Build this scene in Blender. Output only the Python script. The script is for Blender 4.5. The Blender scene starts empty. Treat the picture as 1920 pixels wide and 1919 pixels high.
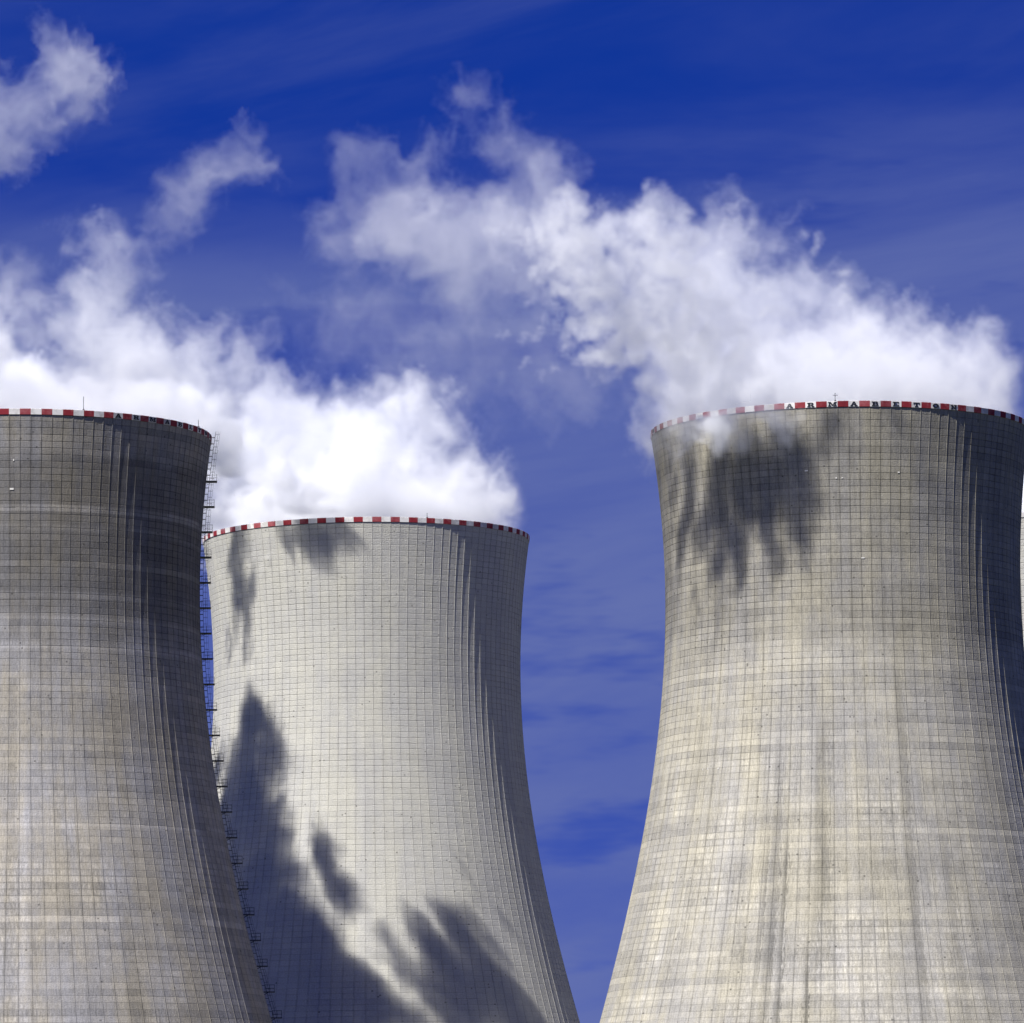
import bpy, math, random
import numpy as np
from mathutils import Matrix, Vector

# ------------------------------------------------------------------ camera, sky, sun, exposure
S = bpy.context.scene
S.render.engine = 'CYCLES'
COL = S.collection

EYE = Vector((0.0, 0.0, 1.7))
PITCH, ROLL = 0.1344, 0.0111
fwd = Vector((0, math.cos(PITCH), math.sin(PITCH)))
right = Vector((1, 0, 0))
up = right.cross(fwd)
r2 = right * math.cos(ROLL) - up * math.sin(ROLL)
u2 = right * math.sin(ROLL) + up * math.cos(ROLL)
cam_data = bpy.data.cameras.new('camera')
cam = bpy.data.objects.new('camera', cam_data)
COL.objects.link(cam)
cam.matrix_world = Matrix(((r2.x, u2.x, -fwd.x, EYE.x), (r2.y, u2.y, -fwd.y, EYE.y),
                           (r2.z, u2.z, -fwd.z, EYE.z), (0, 0, 0, 1)))
cam_data.sensor_width = 36.0
cam_data.lens = 9517.9 / 1920 * 36
cam_data.clip_start = 1.0
cam_data.clip_end = 20000.0
S.camera = cam

SUN_EL, SUN_AZ = math.radians(51.3), math.radians(40.6)      # AZ: to the left of straight behind the camera
sun_dir = Vector((-math.sin(SUN_AZ) * math.cos(SUN_EL), -math.cos(SUN_AZ) * math.cos(SUN_EL), math.sin(SUN_EL)))
sun_data = bpy.data.lights.new('sun', 'SUN')
sun_data.energy = 5.0
sun_data.angle = math.radians(0.5)
sun_data.color = (1.0, 0.965, 0.90)
sun = bpy.data.objects.new('sun', sun_data)
COL.objects.link(sun)
sun.rotation_euler = sun_dir.to_track_quat('Z', 'Y').to_euler()
sun.location = (-300, -300, 600)

S.view_settings.view_transform = 'Standard'
S.view_settings.look = 'None'
S.view_settings.exposure = 0.85
S.view_settings.gamma = 1.0
S.view_settings.use_curve_mapping = False
S.cycles.use_denoising = True
S.cycles.max_bounces = 12
S.cycles.diffuse_bounces = 2
S.cycles.glossy_bounces = 1
S.cycles.volume_bounces = 10
S.cycles.transparent_max_bounces = 128
S.cycles.volume_step_rate = 1.0
S.cycles.volume_max_steps = 80


# ------------------------------------------------------------------ tiny node language
class V:
    """A node socket that can be added, multiplied and so on."""
    def __init__(s, t, sock):
        s.t, s.s = t, sock

    def _m(s, op, *a, clamp=False):
        n = s.t.nodes.new('ShaderNodeMath')
        n.operation = op
        n.use_clamp = clamp
        for i, x in enumerate((s,) + a):
            if isinstance(x, V):
                s.t.links.new(x.s, n.inputs[i])
            else:
                n.inputs[i].default_value = x
        return V(s.t, n.outputs[0])

    def __add__(s, o): return s._m('ADD', o)
    __radd__ = __add__
    def __mul__(s, o): return s._m('MULTIPLY', o)
    __rmul__ = __mul__
    def __sub__(s, o): return s._m('SUBTRACT', o)
    def __rsub__(s, o): return (s * -1.0) + o
    def __truediv__(s, o): return s._m('DIVIDE', o)
    def floor(s): return s._m('FLOOR')
    def fract(s): return s._m('FRACT')
    def abs(s): return s._m('ABSOLUTE')
    def pow(s, e): return s._m('POWER', e)
    def min(s, o): return s._m('MINIMUM', o)
    def max(s, o): return s._m('MAXIMUM', o)
    def step(s, a, b):
        n = s.t.nodes.new('ShaderNodeMapRange')
        n.interpolation_type = 'SMOOTHSTEP'
        s.t.links.new(s.s, n.inputs['Value'])
        for k, x in (('From Min', a), ('From Max', b)):
            if isinstance(x, V):
                s.t.links.new(x.s, n.inputs[k])
            else:
                n.inputs[k].default_value = x
        return V(s.t, n.outputs['Result'])


def vec(t, x, y=0.0, z=0.0):
    n = t.nodes.new('ShaderNodeCombineXYZ')
    for i, a in enumerate((x, y, z)):
        if isinstance(a, V):
            t.links.new(a.s, n.inputs[i])
        else:
            n.inputs[i].default_value = a
    return V(t, n.outputs[0])


def noise(t, v, scale=1.0, detail=3.0, rough=0.55, lac=2.0, dist=0.0):
    n = t.nodes.new('ShaderNodeTexNoise')
    n.inputs['Scale'].default_value = scale
    n.inputs['Detail'].default_value = detail
    n.inputs['Roughness'].default_value = rough
    n.inputs['Lacunarity'].default_value = lac
    n.inputs['Distortion'].default_value = dist
    t.links.new(v.s, n.inputs['Vector'])
    return V(t, n.outputs['Fac'])


def white(t, v):
    n = t.nodes.new('ShaderNodeTexWhiteNoise')
    n.noise_dimensions = '3D'
    t.links.new(v.s, n.inputs['Vector'])
    return V(t, n.outputs['Value'])


def mix(t, f, a, b):
    n = t.nodes.new('ShaderNodeMix')
    n.data_type = 'RGBA'
    if isinstance(f, V):
        t.links.new(f.s, n.inputs[0])
    else:
        n.inputs[0].default_value = f
    for k, c in ((6, a), (7, b)):
        if isinstance(c, V):
            t.links.new(c.s, n.inputs[k])
        else:
            n.inputs[k].default_value = (*c, 1)
    return V(t, n.outputs[2])


def scale_color(t, c, f):
    n = t.nodes.new('ShaderNodeVectorMath')
    n.operation = 'SCALE'
    t.links.new(c.s, n.inputs[0])
    t.links.new(f.s, n.inputs['Scale'])
    return V(t, n.outputs[0])


def new_mat(name, rough=0.9):
    m = bpy.data.materials.new(name)
    m.use_nodes = True
    t = m.node_tree
    b = t.nodes['Principled BSDF']
    b.inputs['Roughness'].default_value = rough
    b.inputs['Specular IOR Level'].default_value = 0.2
    return m, t, b


# ------------------------------------------------------------------ sky (deep polarised blue with thin cirrus bands)
W = bpy.data.worlds.new('World')
S.world = W
W.use_nodes = True
t = W.node_tree
bg = t.nodes['Background']
sky = t.nodes.new('ShaderNodeTexSky')
sky.sky_type = 'NISHITA'
sky.sun_disc = False
sky.sun_elevation = SUN_EL
sky.sun_rotation = math.radians(180) + SUN_AZ
sky.altitude = 400
sky.air_density = 1.0
sky.dust_density = 0.3
sky.ozone_density = 3.0
tc = t.nodes.new('ShaderNodeTexCoord')
sp = t.nodes.new('ShaderNodeSeparateXYZ')
t.links.new(tc.outputs['Generated'], sp.inputs[0])
dx, dy, dz = (V(t, sp.outputs[i]) for i in range(3))
el = dz.max(0.0)
lift = vec(t, dx, dy, el * 1.6 + 0.30)
nrm = t.nodes.new('ShaderNodeVectorMath')
nrm.operation = 'NORMALIZE'
t.links.new(lift.s, nrm.inputs[0])
t.links.new(nrm.outputs[0], sky.inputs[0])
mul = t.nodes.new('ShaderNodeMix')
mul.data_type = 'RGBA'
mul.blend_type = 'MULTIPLY'
mul.inputs[0].default_value = 1.0
t.links.new(sky.outputs[0], mul.inputs[6])
mul.inputs[7].default_value = (0.02, 0.13, 0.62, 1)
# cirrus: long thin sheets, seen on a high plane
px_, pz_ = dx / dy.abs().max(0.05), dz / dy.abs().max(0.05)
cir = noise(t, vec(t, px_ * 9.0 - pz_ * 14.0, pz_ * 30.0 - px_ * 2.0, 2.0), 1.0, 5, 0.55, 2.1, 0.4)
cir2 = noise(t, vec(t, px_ * 5.0, pz_ * 16.0, 8.0), 1.0, 3, 0.5)
lowhaze = (pz_ + (cir2 - 0.5) * 0.07).step(0.225, 0.165)
gap = noise(t, vec(t, px_ * 16.0 - pz_ * 6.0, pz_ * 62.0, 5.0), 1.0, 4, 0.6)
cov = lowhaze * (0.60 + cir.step(0.30, 0.70) * 0.38) * (1.0 - gap.step(0.50, 0.68) * 0.55) + (1.0 - lowhaze) * (0.02 + cir.step(0.38, 0.75) * 0.22)
cl = mix(t, cov.min(1.0), V(t, mul.outputs[2]), (0.70, 0.92, 2.35))
t.links.new(cl.s, bg.inputs['Color'])
bg.inputs['Strength'].default_value = 0.1


# ------------------------------------------------------------------ helpers for objects
def tag(o, label=None, category=None, group=None, kind=None):
    for k, v in (('label', label), ('category', category), ('group', group), ('kind', kind)):
        if v:
            o[k] = v
    return o


def mesh_obj(name, verts, faces, mats, parent=None, uv=None, midx=None):
    me = bpy.data.meshes.new(name)
    me.from_pydata([tuple(map(float, v)) for v in verts], [], faces)
    for m in (mats if isinstance(mats, (list, tuple)) else [mats]):
        me.materials.append(m)
    if uv is not None:
        l = me.uv_layers.new(name='UVMap')
        l.data.foreach_set('uv', np.asarray(uv, dtype=np.float32).ravel())
    if midx is not None:
        me.polygons.foreach_set('material_index', np.asarray(midx, dtype=np.int32))
    me.update()
    o = bpy.data.objects.new(name, me)
    COL.objects.link(o)
    if parent is not None:
        o.parent = parent
    return o


class MB:
    """Collects bars and boxes into one mesh."""
    def __init__(s):
        s.v, s.f = [], []

    def box(s, c, ax, ay, az):
        c, ax, ay, az = (np.array(q, float) for q in (c, ax, ay, az))
        b = len(s.v)
        for i in (-1, 1):
            for j in (-1, 1):
                for k in (-1, 1):
                    s.v.append(c + i * ax + j * ay + k * az)
        for q in ((0, 1, 3, 2), (4, 6, 7, 5), (0, 4, 5, 1), (2, 3, 7, 6), (0, 2, 6, 4), (1, 5, 7, 3)):
            s.f.append(tuple(b + i for i in q))

    def bar(s, a, e, w, n=6):
        a, e = np.array(a, float), np.array(e, float)
        d = (e - a) / np.linalg.norm(e - a)
        p = np.cross(d, (0, 0, 1) if abs(d[2]) < 0.9 else (1, 0, 0))
        p /= np.linalg.norm(p)
        q = np.cross(d, p)
        b = len(s.v)
        for o in (a, e):
            for i in range(n):
                w_ = 2 * math.pi * i / n
                s.v.append(o + w * (math.cos(w_) * p + math.sin(w_) * q))
        for i in range(n):
            j = (i + 1) % n
            s.f.append((b + i, b + j, b + n + j, b + n + i))
        s.f.append(tuple(b + i for i in range(n))[::-1])
        s.f.append(tuple(b + n + i for i in range(n)))

    def build(s, name, mat, parent=None):
        return mesh_obj(name, s.v, s.f, mat, parent)


# ------------------------------------------------------------------ ground
m, t, b = new_mat('field_grass', 0.95)
tcg = t.nodes.new('ShaderNodeTexCoord')
g = noise(t, V(t, tcg.outputs['Object']), 0.02, 6, 0.6)
c = mix(t, g.step(0.35, 0.65), (0.03, 0.045, 0.02), (0.075, 0.075, 0.045))
t.links.new(c.s, b.inputs['Base Color'])
n = 24
gv, gf = [], []
for i in range(n + 1):
    for j in range(n + 1):
        gv.append(((i / n - 0.5) * 12000, (j / n - 0.5) * 12000 + 900, 0))
for i in range(n):
    for j in range(n):
        a = i * (n + 1) + j
        gf.append((a, a + n + 1, a + n + 2, a + 1))
tag(mesh_obj('ground', gv, gf, m), kind='structure')


# ------------------------------------------------------------------ cooling towers
H_RIM, ROW, CELLS = 125.0, 1.035, 114
TOP = H_RIM - 0.9                                  # where the shell meets the painted band
RT, ZT, BU, BL = 28.70, 98.82, 68.41, 70.51


def radius(z):
    z = np.asarray(z, float)
    b_ = np.where(z > ZT, BU, BL)
    return RT * np.sqrt(1 + ((z - ZT) / b_) ** 2)


def tower_material(name, seed, p):
    """Board-marked concrete laid in rows and lanes. UV: u counts the lanes between ribs, v counts the rows below the rim."""
    m, t, b = new_mat(name, 0.92)
    uvn = t.nodes.new('ShaderNodeUVMap')
    sp = t.nodes.new('ShaderNodeSeparateXYZ')
    t.links.new(uvn.outputs[0], sp.inputs[0])
    u, v0 = V(t, sp.outputs[0]), V(t, sp.outputs[1])
    wob = noise(t, vec(t, u * 0.9, v0 * 0.7, seed), 1.0, 3, 0.6) - 0.5
    v = v0 + wob * p['wave']
    cu, cv, fu, fv = u.floor(), v.floor(), u.fract(), v.fract()
    cell = white(t, vec(t, cu, cv, seed + 0.5)) - 0.5
    row = white(t, vec(t, 3.5, cv, seed + 0.5)) - 0.5
    lane = white(t, vec(t, cu, 7.5, seed + 0.5)) - 0.5
    rowlow = noise(t, vec(t, u * 0.03, v * 0.35, seed + 9.0), 1.0, 2, 0.6) - 0.5
    seg = white(t, vec(t, (u * 0.125 + row * 3.0).floor(), cv, seed + 2.5)) - 0.5
    board = noise(t, vec(t, u * 9.0, v * 0.8, seed + 3.0), 1.0, 2, 0.6) - 0.5
    grain = noise(t, vec(t, u * 7.0, v * 5.0, seed + 4.0), 1.0, 3, 0.7) - 0.5
    streak = noise(t, vec(t, u * 0.8, v * 0.02, seed + 5.0), 1.0, 4, 0.62) - 0.5
    drip = noise(t, vec(t, u * 2.6, v * 0.045, seed + 6.0), 1.0, 3, 0.6)
    cloud = noise(t, vec(t, u * 0.11, v * 0.07, seed + 7.0), 1.0, 4, 0.6) - 0.5
    blot = noise(t, vec(t, u * 6.5, v * 0.55, seed + 8.0), 1.0, 2, 0.6)
    f = (1.0 + cell * p['cell'] + row * p['row'] + rowlow * p['rowlow'] + seg * p['seg'] + lane * p['lane'] + board * p['board'] + grain * p['grain']
         + streak * p['streak'] + cloud * p['cloud'])
    f = f * (1.0 - drip.step(0.55, 0.75) * p['drip'])
    # pale lime bloom inside the panels low down
    low = v.step(p['bloom0'], p['bloom1'])
    pan = (fu - 0.5).abs().step(0.47, 0.36) * (fv - 0.5).abs().step(0.46, 0.22)
    patch = noise(t, vec(t, u * 0.16, v * 0.09, seed + 12.0), 1.0, 4, 0.6).step(0.44, 0.62)
    f = f * (1.0 + low * pan * patch * blot.step(0.38, 0.62) * p['bloom'])
    # weathered zones
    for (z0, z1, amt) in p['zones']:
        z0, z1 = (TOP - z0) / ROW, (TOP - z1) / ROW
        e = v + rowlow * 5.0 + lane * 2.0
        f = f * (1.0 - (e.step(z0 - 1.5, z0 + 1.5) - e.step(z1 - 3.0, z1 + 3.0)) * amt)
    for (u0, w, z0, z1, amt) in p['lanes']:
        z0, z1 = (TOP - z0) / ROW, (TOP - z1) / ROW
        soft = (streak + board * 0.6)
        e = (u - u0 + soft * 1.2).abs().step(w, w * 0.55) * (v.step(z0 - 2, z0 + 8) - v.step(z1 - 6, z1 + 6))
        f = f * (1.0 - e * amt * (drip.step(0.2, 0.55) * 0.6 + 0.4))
    for (z, amt) in p['bands']:
        e = ((TOP - z) / ROW)
        f = f * (1.0 + (v - e).abs().step(0.62, 0.40) * amt * (seg + 0.8))
    # joints between the rows and the dirt beside the ribs
    br = noise(t, vec(t, u * 0.6, cv * 3.7, seed + 11.0), 1.0, 2, 0.6).step(0.30, 0.62)
    worn = noise(t, vec(t, u * 0.13, v * 0.10, seed + 15.0), 1.0, 4, 0.65).step(0.32, 0.62) * 0.75 + 0.35
    j = worn * (fv - 0.5).abs().step(0.5 - p['jw'], 0.5 - p['jw'] * 0.3) * (1.0 - v.step(28.0, 62.0) * p['fade'])
    f = f * (1.0 - j * (br * 0.75 + 0.25) * p['joint'])
    k = worn * (fu - 0.5).abs().step(0.5 - p['rw'], 0.5 - p['rw'] * 0.4) * (1.0 - v.step(28.0, 62.0) * p['fade'] * 0.6)
    f = f * (1.0 - k * (br * 0.5 + 0.5) * p['ribdirt'])
    spot = white(t, vec(t, (u * 6.0).floor(), (v * 4.0).floor(), seed + 20.0))
    f = f * (1.0 - spot.step(0.9975, 0.9985) * 0.5)
    tint = (noise(t, vec(t, u * 0.35, v * 0.05, seed + 13.0), 1.0, 4, 0.65) + cell * 0.03 + row * 0.06).step(0.3, 0.7)
    c = mix(t, tint, p['cold'], p['warm'])
    c = scale_color(t, c, f.max(0.12))
    t.links.new(c.s, b.inputs['Base Color'])
    bump = t.nodes.new('ShaderNodeBump')
    bump.inputs['Strength'].default_value = 1.0
    bump.inputs['Distance'].default_value = 1.0
    hgt = (grain * 0.05 + board * 0.02 + wob * 0.03 - j * 0.03) * p['bump']
    t.links.new(hgt.s, bump.inputs['Height'])
    t.links.new(bump.outputs[0], b.inputs['Normal'])
    return m


def paint_material(name, col, worn, seed):
    m, t, b = new_mat(name, 0.7)
    uvn = t.nodes.new('ShaderNodeUVMap')
    sp = t.nodes.new('ShaderNodeSeparateXYZ')
    t.links.new(uvn.outputs[0], sp.inputs[0])
    u, v = V(t, sp.outputs[0]), V(t, sp.outputs[1])
    w = noise(t, vec(t, u * 2.0, v * 3.0, seed), 1.0, 4, 0.6)
    cell = white(t, vec(t, u.floor(), 1.5, seed))
    c = mix(t, (w + cell * 0.35 - 0.15).step(0.45, 0.8), col, worn)
    t.links.new(c.s, b.inputs['Base Color'])
    return m


def plain(name, col, rough=0.6):
    m, t, b = new_mat(name, rough)
    tcn = t.nodes.new('ShaderNodeTexCoord')
    w = noise(t, V(t, tcn.outputs['Object']), 1.5, 3, 0.6)
    c = mix(t, w, tuple(x * 0.7 for x in col), tuple(min(1, x * 1.3) for x in col))
    t.links.new(c.s, b.inputs['Base Color'])
    return m


RED = paint_material('red_paint', (0.19, 0.016, 0.024), (0.26, 0.075, 0.085), 3.0)
WHITE = paint_material('white_paint', (0.60, 0.59, 0.58), (0.40, 0.39, 0.38), 8.0)
BLACK = plain('black_paint', (0.012, 0.013, 0.02))
STEEL = plain('dark_steel', (0.035, 0.037, 0.045))
INNER = plain('wet_concrete', (0.16, 0.155, 0.15), 0.8)
PATCH = plain('fresh_mortar', (0.52, 0.51, 0.48))

# slab-serif letters on a 10 x 10 grid, as convex polygons
def slab(x0, x1, y0, y1): return [(x0, y0), (x1, y0), (x1, y1), (x0, y1)]
def arc(cx, cy, ro, ri, a0, a1, sy=1.0, n=8):
    out = []
    for i in range(n):
        p, q = (math.radians(a0 + (a1 - a0) * k / n) for k in (i, i + 1))
        out.append([(cx + ro * math.cos(p), cy + ro * sy * math.sin(p)), (cx + ro * math.cos(q), cy + ro * sy * math.sin(q)),
                    (cx + ri * math.cos(q), cy + ri * sy * math.sin(q)), (cx + ri * math.cos(p), cy + ri * sy * math.sin(p))])
    return out
GLYPH = {
    'A': [[(1, 1.6), (3.0, 1.6), (5.6, 10), (4.0, 10)], [(6.4, 1.6), (9.1, 1.6), (6.4, 10), (4.4, 10)], slab(3.0, 7.2, 3.1, 4.7),
          slab(0, 4.0, 0, 1.6), slab(5.6, 10, 0, 1.6)],
    'R': [slab(1.2, 3.9, 1.6, 8.4), slab(0, 5.0, 0, 1.6), slab(0, 6.2, 8.4, 10), slab(3.9, 6.2, 4.2, 5.6)] + arc(6.2, 7.1, 2.9, 0.9, -90, 90)
         + [[(5.0, 4.3), (7.6, 4.5), (9.4, 1.6), (6.6, 1.6)], slab(6.0, 10, 0, 1.6)],
    'M': [slab(0.9, 2.5, 1.6, 8.4), slab(7.4, 9.4, 1.6, 8.4), slab(0, 3.6, 0, 1.6), slab(6.0, 10.4, 0, 1.6), slab(0, 2.9, 8.4, 10), slab(7.4, 10.4, 8.4, 10),
          [(1.6, 10), (3.2, 10), (5.7, 3.6), (4.6, 1.4)], [(5.7, 3.6), (7.6, 10), (8.4, 10), (5.4, 1.4), (4.6, 1.4)]],
    'B': [slab(1.2, 3.9, 1.6, 8.4), slab(0, 6.2, 0, 1.6), slab(0, 6.0, 8.4, 10), slab(3.9, 6.2, 4.4, 5.8)] + arc(6.0, 7.55, 2.7, 0.9, -90, 90)
         + arc(6.2, 2.7, 3.1, 1.0, -90, 90),
    'E': [slab(1.2, 3.5, 1.6, 8.4), slab(0, 9.0, 0, 1.6), slab(0, 8.8, 8.4, 10), slab(3.9, 6.3, 4.3, 5.7), slab(7.7, 9.0, 1.6, 3.3), slab(7.5, 8.8, 6.9, 8.4)],
    'T': [slab(3.7, 6.3, 1.6, 8.4), slab(2.3, 7.7, 0, 1.6), slab(0.2, 9.8, 8.4, 10), slab(0.2, 1.7, 6.2, 8.4), slab(8.3, 9.8, 6.2, 8.4)],
    'O': arc(5, 5, 5, 2.3, 0, 360, n=20),
    'N': [slab(1.2, 2.9, 1.6, 8.4), slab(7.1, 8.8, 1.6, 8.4), slab(0, 4.2, 0, 1.6), slab(0, 3.4, 8.4, 10), slab(5.8, 10, 8.4, 10),
          [(2.9, 10), (0.9, 10), (7.2, 0), (8.8, 0)], slab(7.0, 8.8, 0, 1.6)],
}


def make_tower(loc, phase, mat, label, words=(), ladder=False, rods=(), patches=(), detail=True):
    root = bpy.data.objects.new('cooling_tower', None)
    COL.objects.link(root)
    root.location = (loc[0], loc[1], 0)
    tag(root, label, 'cooling tower', 'concrete cooling towers of the power station')
    da = 2 * math.pi / CELLS

    def ang(u): return (u + phase) * da

    # shell: flat panels between raised vertical ribs
    z = [TOP]
    while z[-1] - ROW > 0:
        z.append(z[-1] - ROW)
    z.append(0.0)
    z = np.array(z)
    rz = radius(z)
    hw, tw, hh = 0.075, 0.045, 0.045                    # rib: half base, half crest, height in metres
    if not detail:
        hh = 0.05
    us = np.arange(28, 28 + CELLS)
    V_, F_, UV_ = [], [], []
    nz = len(z)
    cols = []
    for uu in us:
        for off, pr in ((-hw, 0), (-tw, hh), (tw, hh), (hw, 0)):
            cols.append((uu, off, pr))
    nc = len(cols)
    U = np.array([c_[0] for c_ in cols], float)
    OFF = np.array([c_[1] for c_ in cols])
    PR = np.array([c_[2] for c_ in cols])
    A = (U[None, :] + phase) * da + OFF[None, :] / rz[:, None]
    R = rz[:, None] + PR[None, :]
    X, Y = R * np.cos(A), R * np.sin(A)
    VV = np.stack([X, Y, np.broadcast_to(z[:, None], X.shape)], -1).reshape(-1, 3)
    UU = U[None, :] + OFF[None, :] / (rz[:, None] * da)
    VR = (TOP - z) / ROW
    faces, uvs = [], []
    for i in range(nz - 1):
        a0, a1 = i * nc, (i + 1) * nc
        for j in range(nc):
            k = (j + 1) % nc
            faces.append((a1 + j, a1 + k, a0 + k, a0 + j))
            uk0, uk1 = (UU[i, k], UU[i + 1, k]) if k else (UU[i, 0] + CELLS, UU[i + 1, 0] + CELLS)
            uvs += [(UU[i + 1, j], VR[i + 1]), (uk1, VR[i + 1]), (uk0, VR[i]), (UU[i, j], VR[i])]
    mesh_obj('shell', VV, faces, mat, root, uvs)

    # inside of the shell, seen down the mouth
    n_in = CELLS
    zi = np.array([H_RIM, 118, 108, 98, 80, 60, 40, 20, 0.0])
    ri = radius(zi) - 0.35
    aa = np.arange(n_in) * da
    vv = [(ri[i] * math.cos(a_), ri[i] * math.sin(a_), zi[i]) for i in range(len(zi)) for a_ in aa]
    ff = [(i * n_in + j, i * n_in + (j + 1) % n_in, (i + 1) * n_in + (j + 1) % n_in, (i + 1) * n_in + j) for i in range(len(zi) - 1) for j in range(n_in)]
    mesh_obj('inner_lining', vv, ff, INNER, root)

    # rim band: a ring beam one row high, painted lane by lane red and white
    ro, rt_ = float(radius(H_RIM - 0.5)) + 0.075, float(radius(H_RIM)) - 0.348
    ring = [(ro - 0.06, TOP - 0.04), (ro, TOP), (ro + 0.05, H_RIM - 0.03), (ro + 0.02, H_RIM), (rt_, H_RIM)]
    vv, ff, uu_, mi = [], [], [], []
    for c_ in range(CELLS):
        for (r_, zz) in ring:
            for s_ in (0, 1):
                a_ = ang(us[0] + c_ + s_)
                vv.append((r_ * math.cos(a_), r_ * math.sin(a_), zz))
        b_ = c_ * len(ring) * 2
        for i in range(len(ring) - 1):
            ff.append((b_ + 2 * i, b_ + 2 * i + 1, b_ + 2 * i + 3, b_ + 2 * i + 2))
            u_ = us[0] + c_
            uu_ += [(u_ + .01, i * .3), (u_ + .99, i * .3), (u_ + .99, i * .3 + .3), (u_ + .01, i * .3 + .3)]
            mi.append(int((us[0] + c_) % 2))
    band = mesh_obj('rim_band', vv, ff, [RED, WHITE], root, uu_, mi)

    lw, lh = 1.10, 0.66
    for (word, start) in words:
        for i, ch in enumerate(word):
            a_ = ang(start + 2 * i + 0.5)
            er, et = Vector((math.cos(a_), math.sin(a_), 0)), Vector((-math.sin(a_), math.cos(a_), 0))
            v3, f3 = [], []
            for q, poly in enumerate(GLYPH[ch]):
                b_ = len(v3)
                k = len(poly)
                for dep in (-0.05, 0.055 + 0.0015 * q):
                    for (gx, gy) in poly:
                        zz = TOP + 0.10 + gy / 10 * lh
                        p_ = er * (ro + 0.05 * (zz - TOP) + dep) + et * ((gx / 10 - 0.5) * lw * (1.18 if ch == 'M' else 1.0))
                        v3.append((p_.x, p_.y, zz))
                f3.append(tuple(b_ + k + w_ for w_ in range(k)))
                f3 += [(b_ + w_, b_ + (w_ + 1) % k, b_ + k + (w_ + 1) % k, b_ + k + w_) for w_ in range(k)]
            mesh_obj('letter', v3, f3, BLACK, band)

    for (u_, hgt, arm) in rods:
        a_ = ang(u_)
        er, et = np.array((math.cos(a_), math.sin(a_), 0)), np.array((-math.sin(a_), math.cos(a_), 0))
        p_ = er * (ro - 0.1)
        mb = MB()
        mb.bar(p_ + (0, 0, H_RIM - 0.1), p_ + (0, 0, H_RIM + hgt), 0.05)
        mb.box(p_ + (0, 0, H_RIM + 0.08), er * 0.12, et * 0.12, (0, 0, 0.08))
        if arm:
            mb.bar(p_ + et * -0.4 + (0, 0, H_RIM + hgt * 0.72), p_ + et * 0.4 + (0, 0, H_RIM + hgt * 0.72), 0.04)
        mb.build('lightning_rod', STEEL, root)

    for (u_, zz, w_, h_) in patches:
        a_ = ang(u_)
        er, et = np.array((math.cos(a_), math.sin(a_), 0)), np.array((-math.sin(a_), math.cos(a_), 0))
        mb = MB()
        mb.box(er * (float(radius(zz)) + 0.02) + (0, 0, zz), er * 0.05, et * w_ / 2, (0, 0, h_ / 2))
        mb.build('mortar_patch', PATCH, root)

    if ladder:
        a_ = math.radians(3.5)
        er, et = np.array((math.cos(a_), math.sin(a_), 0)), np.array((-math.sin(a_), math.cos(a_), 0))

        def P(off, side, zz, up_=0.0): return er * (float(radius(zz)) + off) + et * side + np.array((0, 0, zz + up_))
        rail = MB()
        zz = 8.0
        st = 4 * ROW / 4
        while zz < H_RIM + 0.6:
            z2 = min(zz + st, H_RIM + 1.1)
            for sd in (-0.28, 0.28):
                rail.bar(P(0.55, sd, zz), P(0.55, sd, z2), 0.032, 5)
                rail.bar(P(0.02, sd, zz), P(0.58, sd, zz), 0.035, 5)
            for k in range(3):
                rail.bar(P(0.55, -0.28, zz + k * st / 3), P(0.55, 0.28, zz + k * st / 3), 0.022, 5)
            # safety cage
            for sd, of in ((-0.4, 0.95), (0.4, 0.95), (0.0, 1.25)):
                rail.bar(P(of, sd, zz), P(of, sd, z2), 0.016, 5)
            hoop = [(0.55, -0.28), (0.95, -0.4), (1.25, 0.0), (0.95, 0.4), (0.55, 0.28)]
            for (o1, s1), (o2, s2) in zip(hoop, hoop[1:]):
                rail.bar(P(o1, s1, zz + st * 0.5), P(o2, s2, zz + st * 0.5), 0.018, 5)
            zz = z2
        lad = rail.build('ladder', STEEL, root)
        zz = TOP - 6.2 * ROW
        while zz > 10:
            mb = MB()
            mb.box(P(0.92, 0, zz), er * 0.90, et * 0.9, (0, 0, 0.07))
            for sd in (-0.85, 0.85):
                mb.bar(P(0.05, sd, zz, -0.45), P(0.8, sd, zz, -0.05), 0.035, 5)
                for of in (0.25, 1.0, 1.75):
                    q = P(of, sd, zz)
                    mb.bar(q, q + (0, 0, 1.15), 0.028, 5)
                for hh_ in (0.6, 1.15):
                    mb.bar(P(0.25, sd, zz, hh_), P(1.75, sd, zz, hh_), 0.022, 5)
            for hh_ in (0.6, 1.15):
                mb.bar(P(1.75, -0.85, zz, hh_), P(1.75, 0.85, zz, hh_), 0.022, 5)
            mb.build('platform', STEEL, lad)
            zz -= 4 * ROW
    return root


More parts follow.
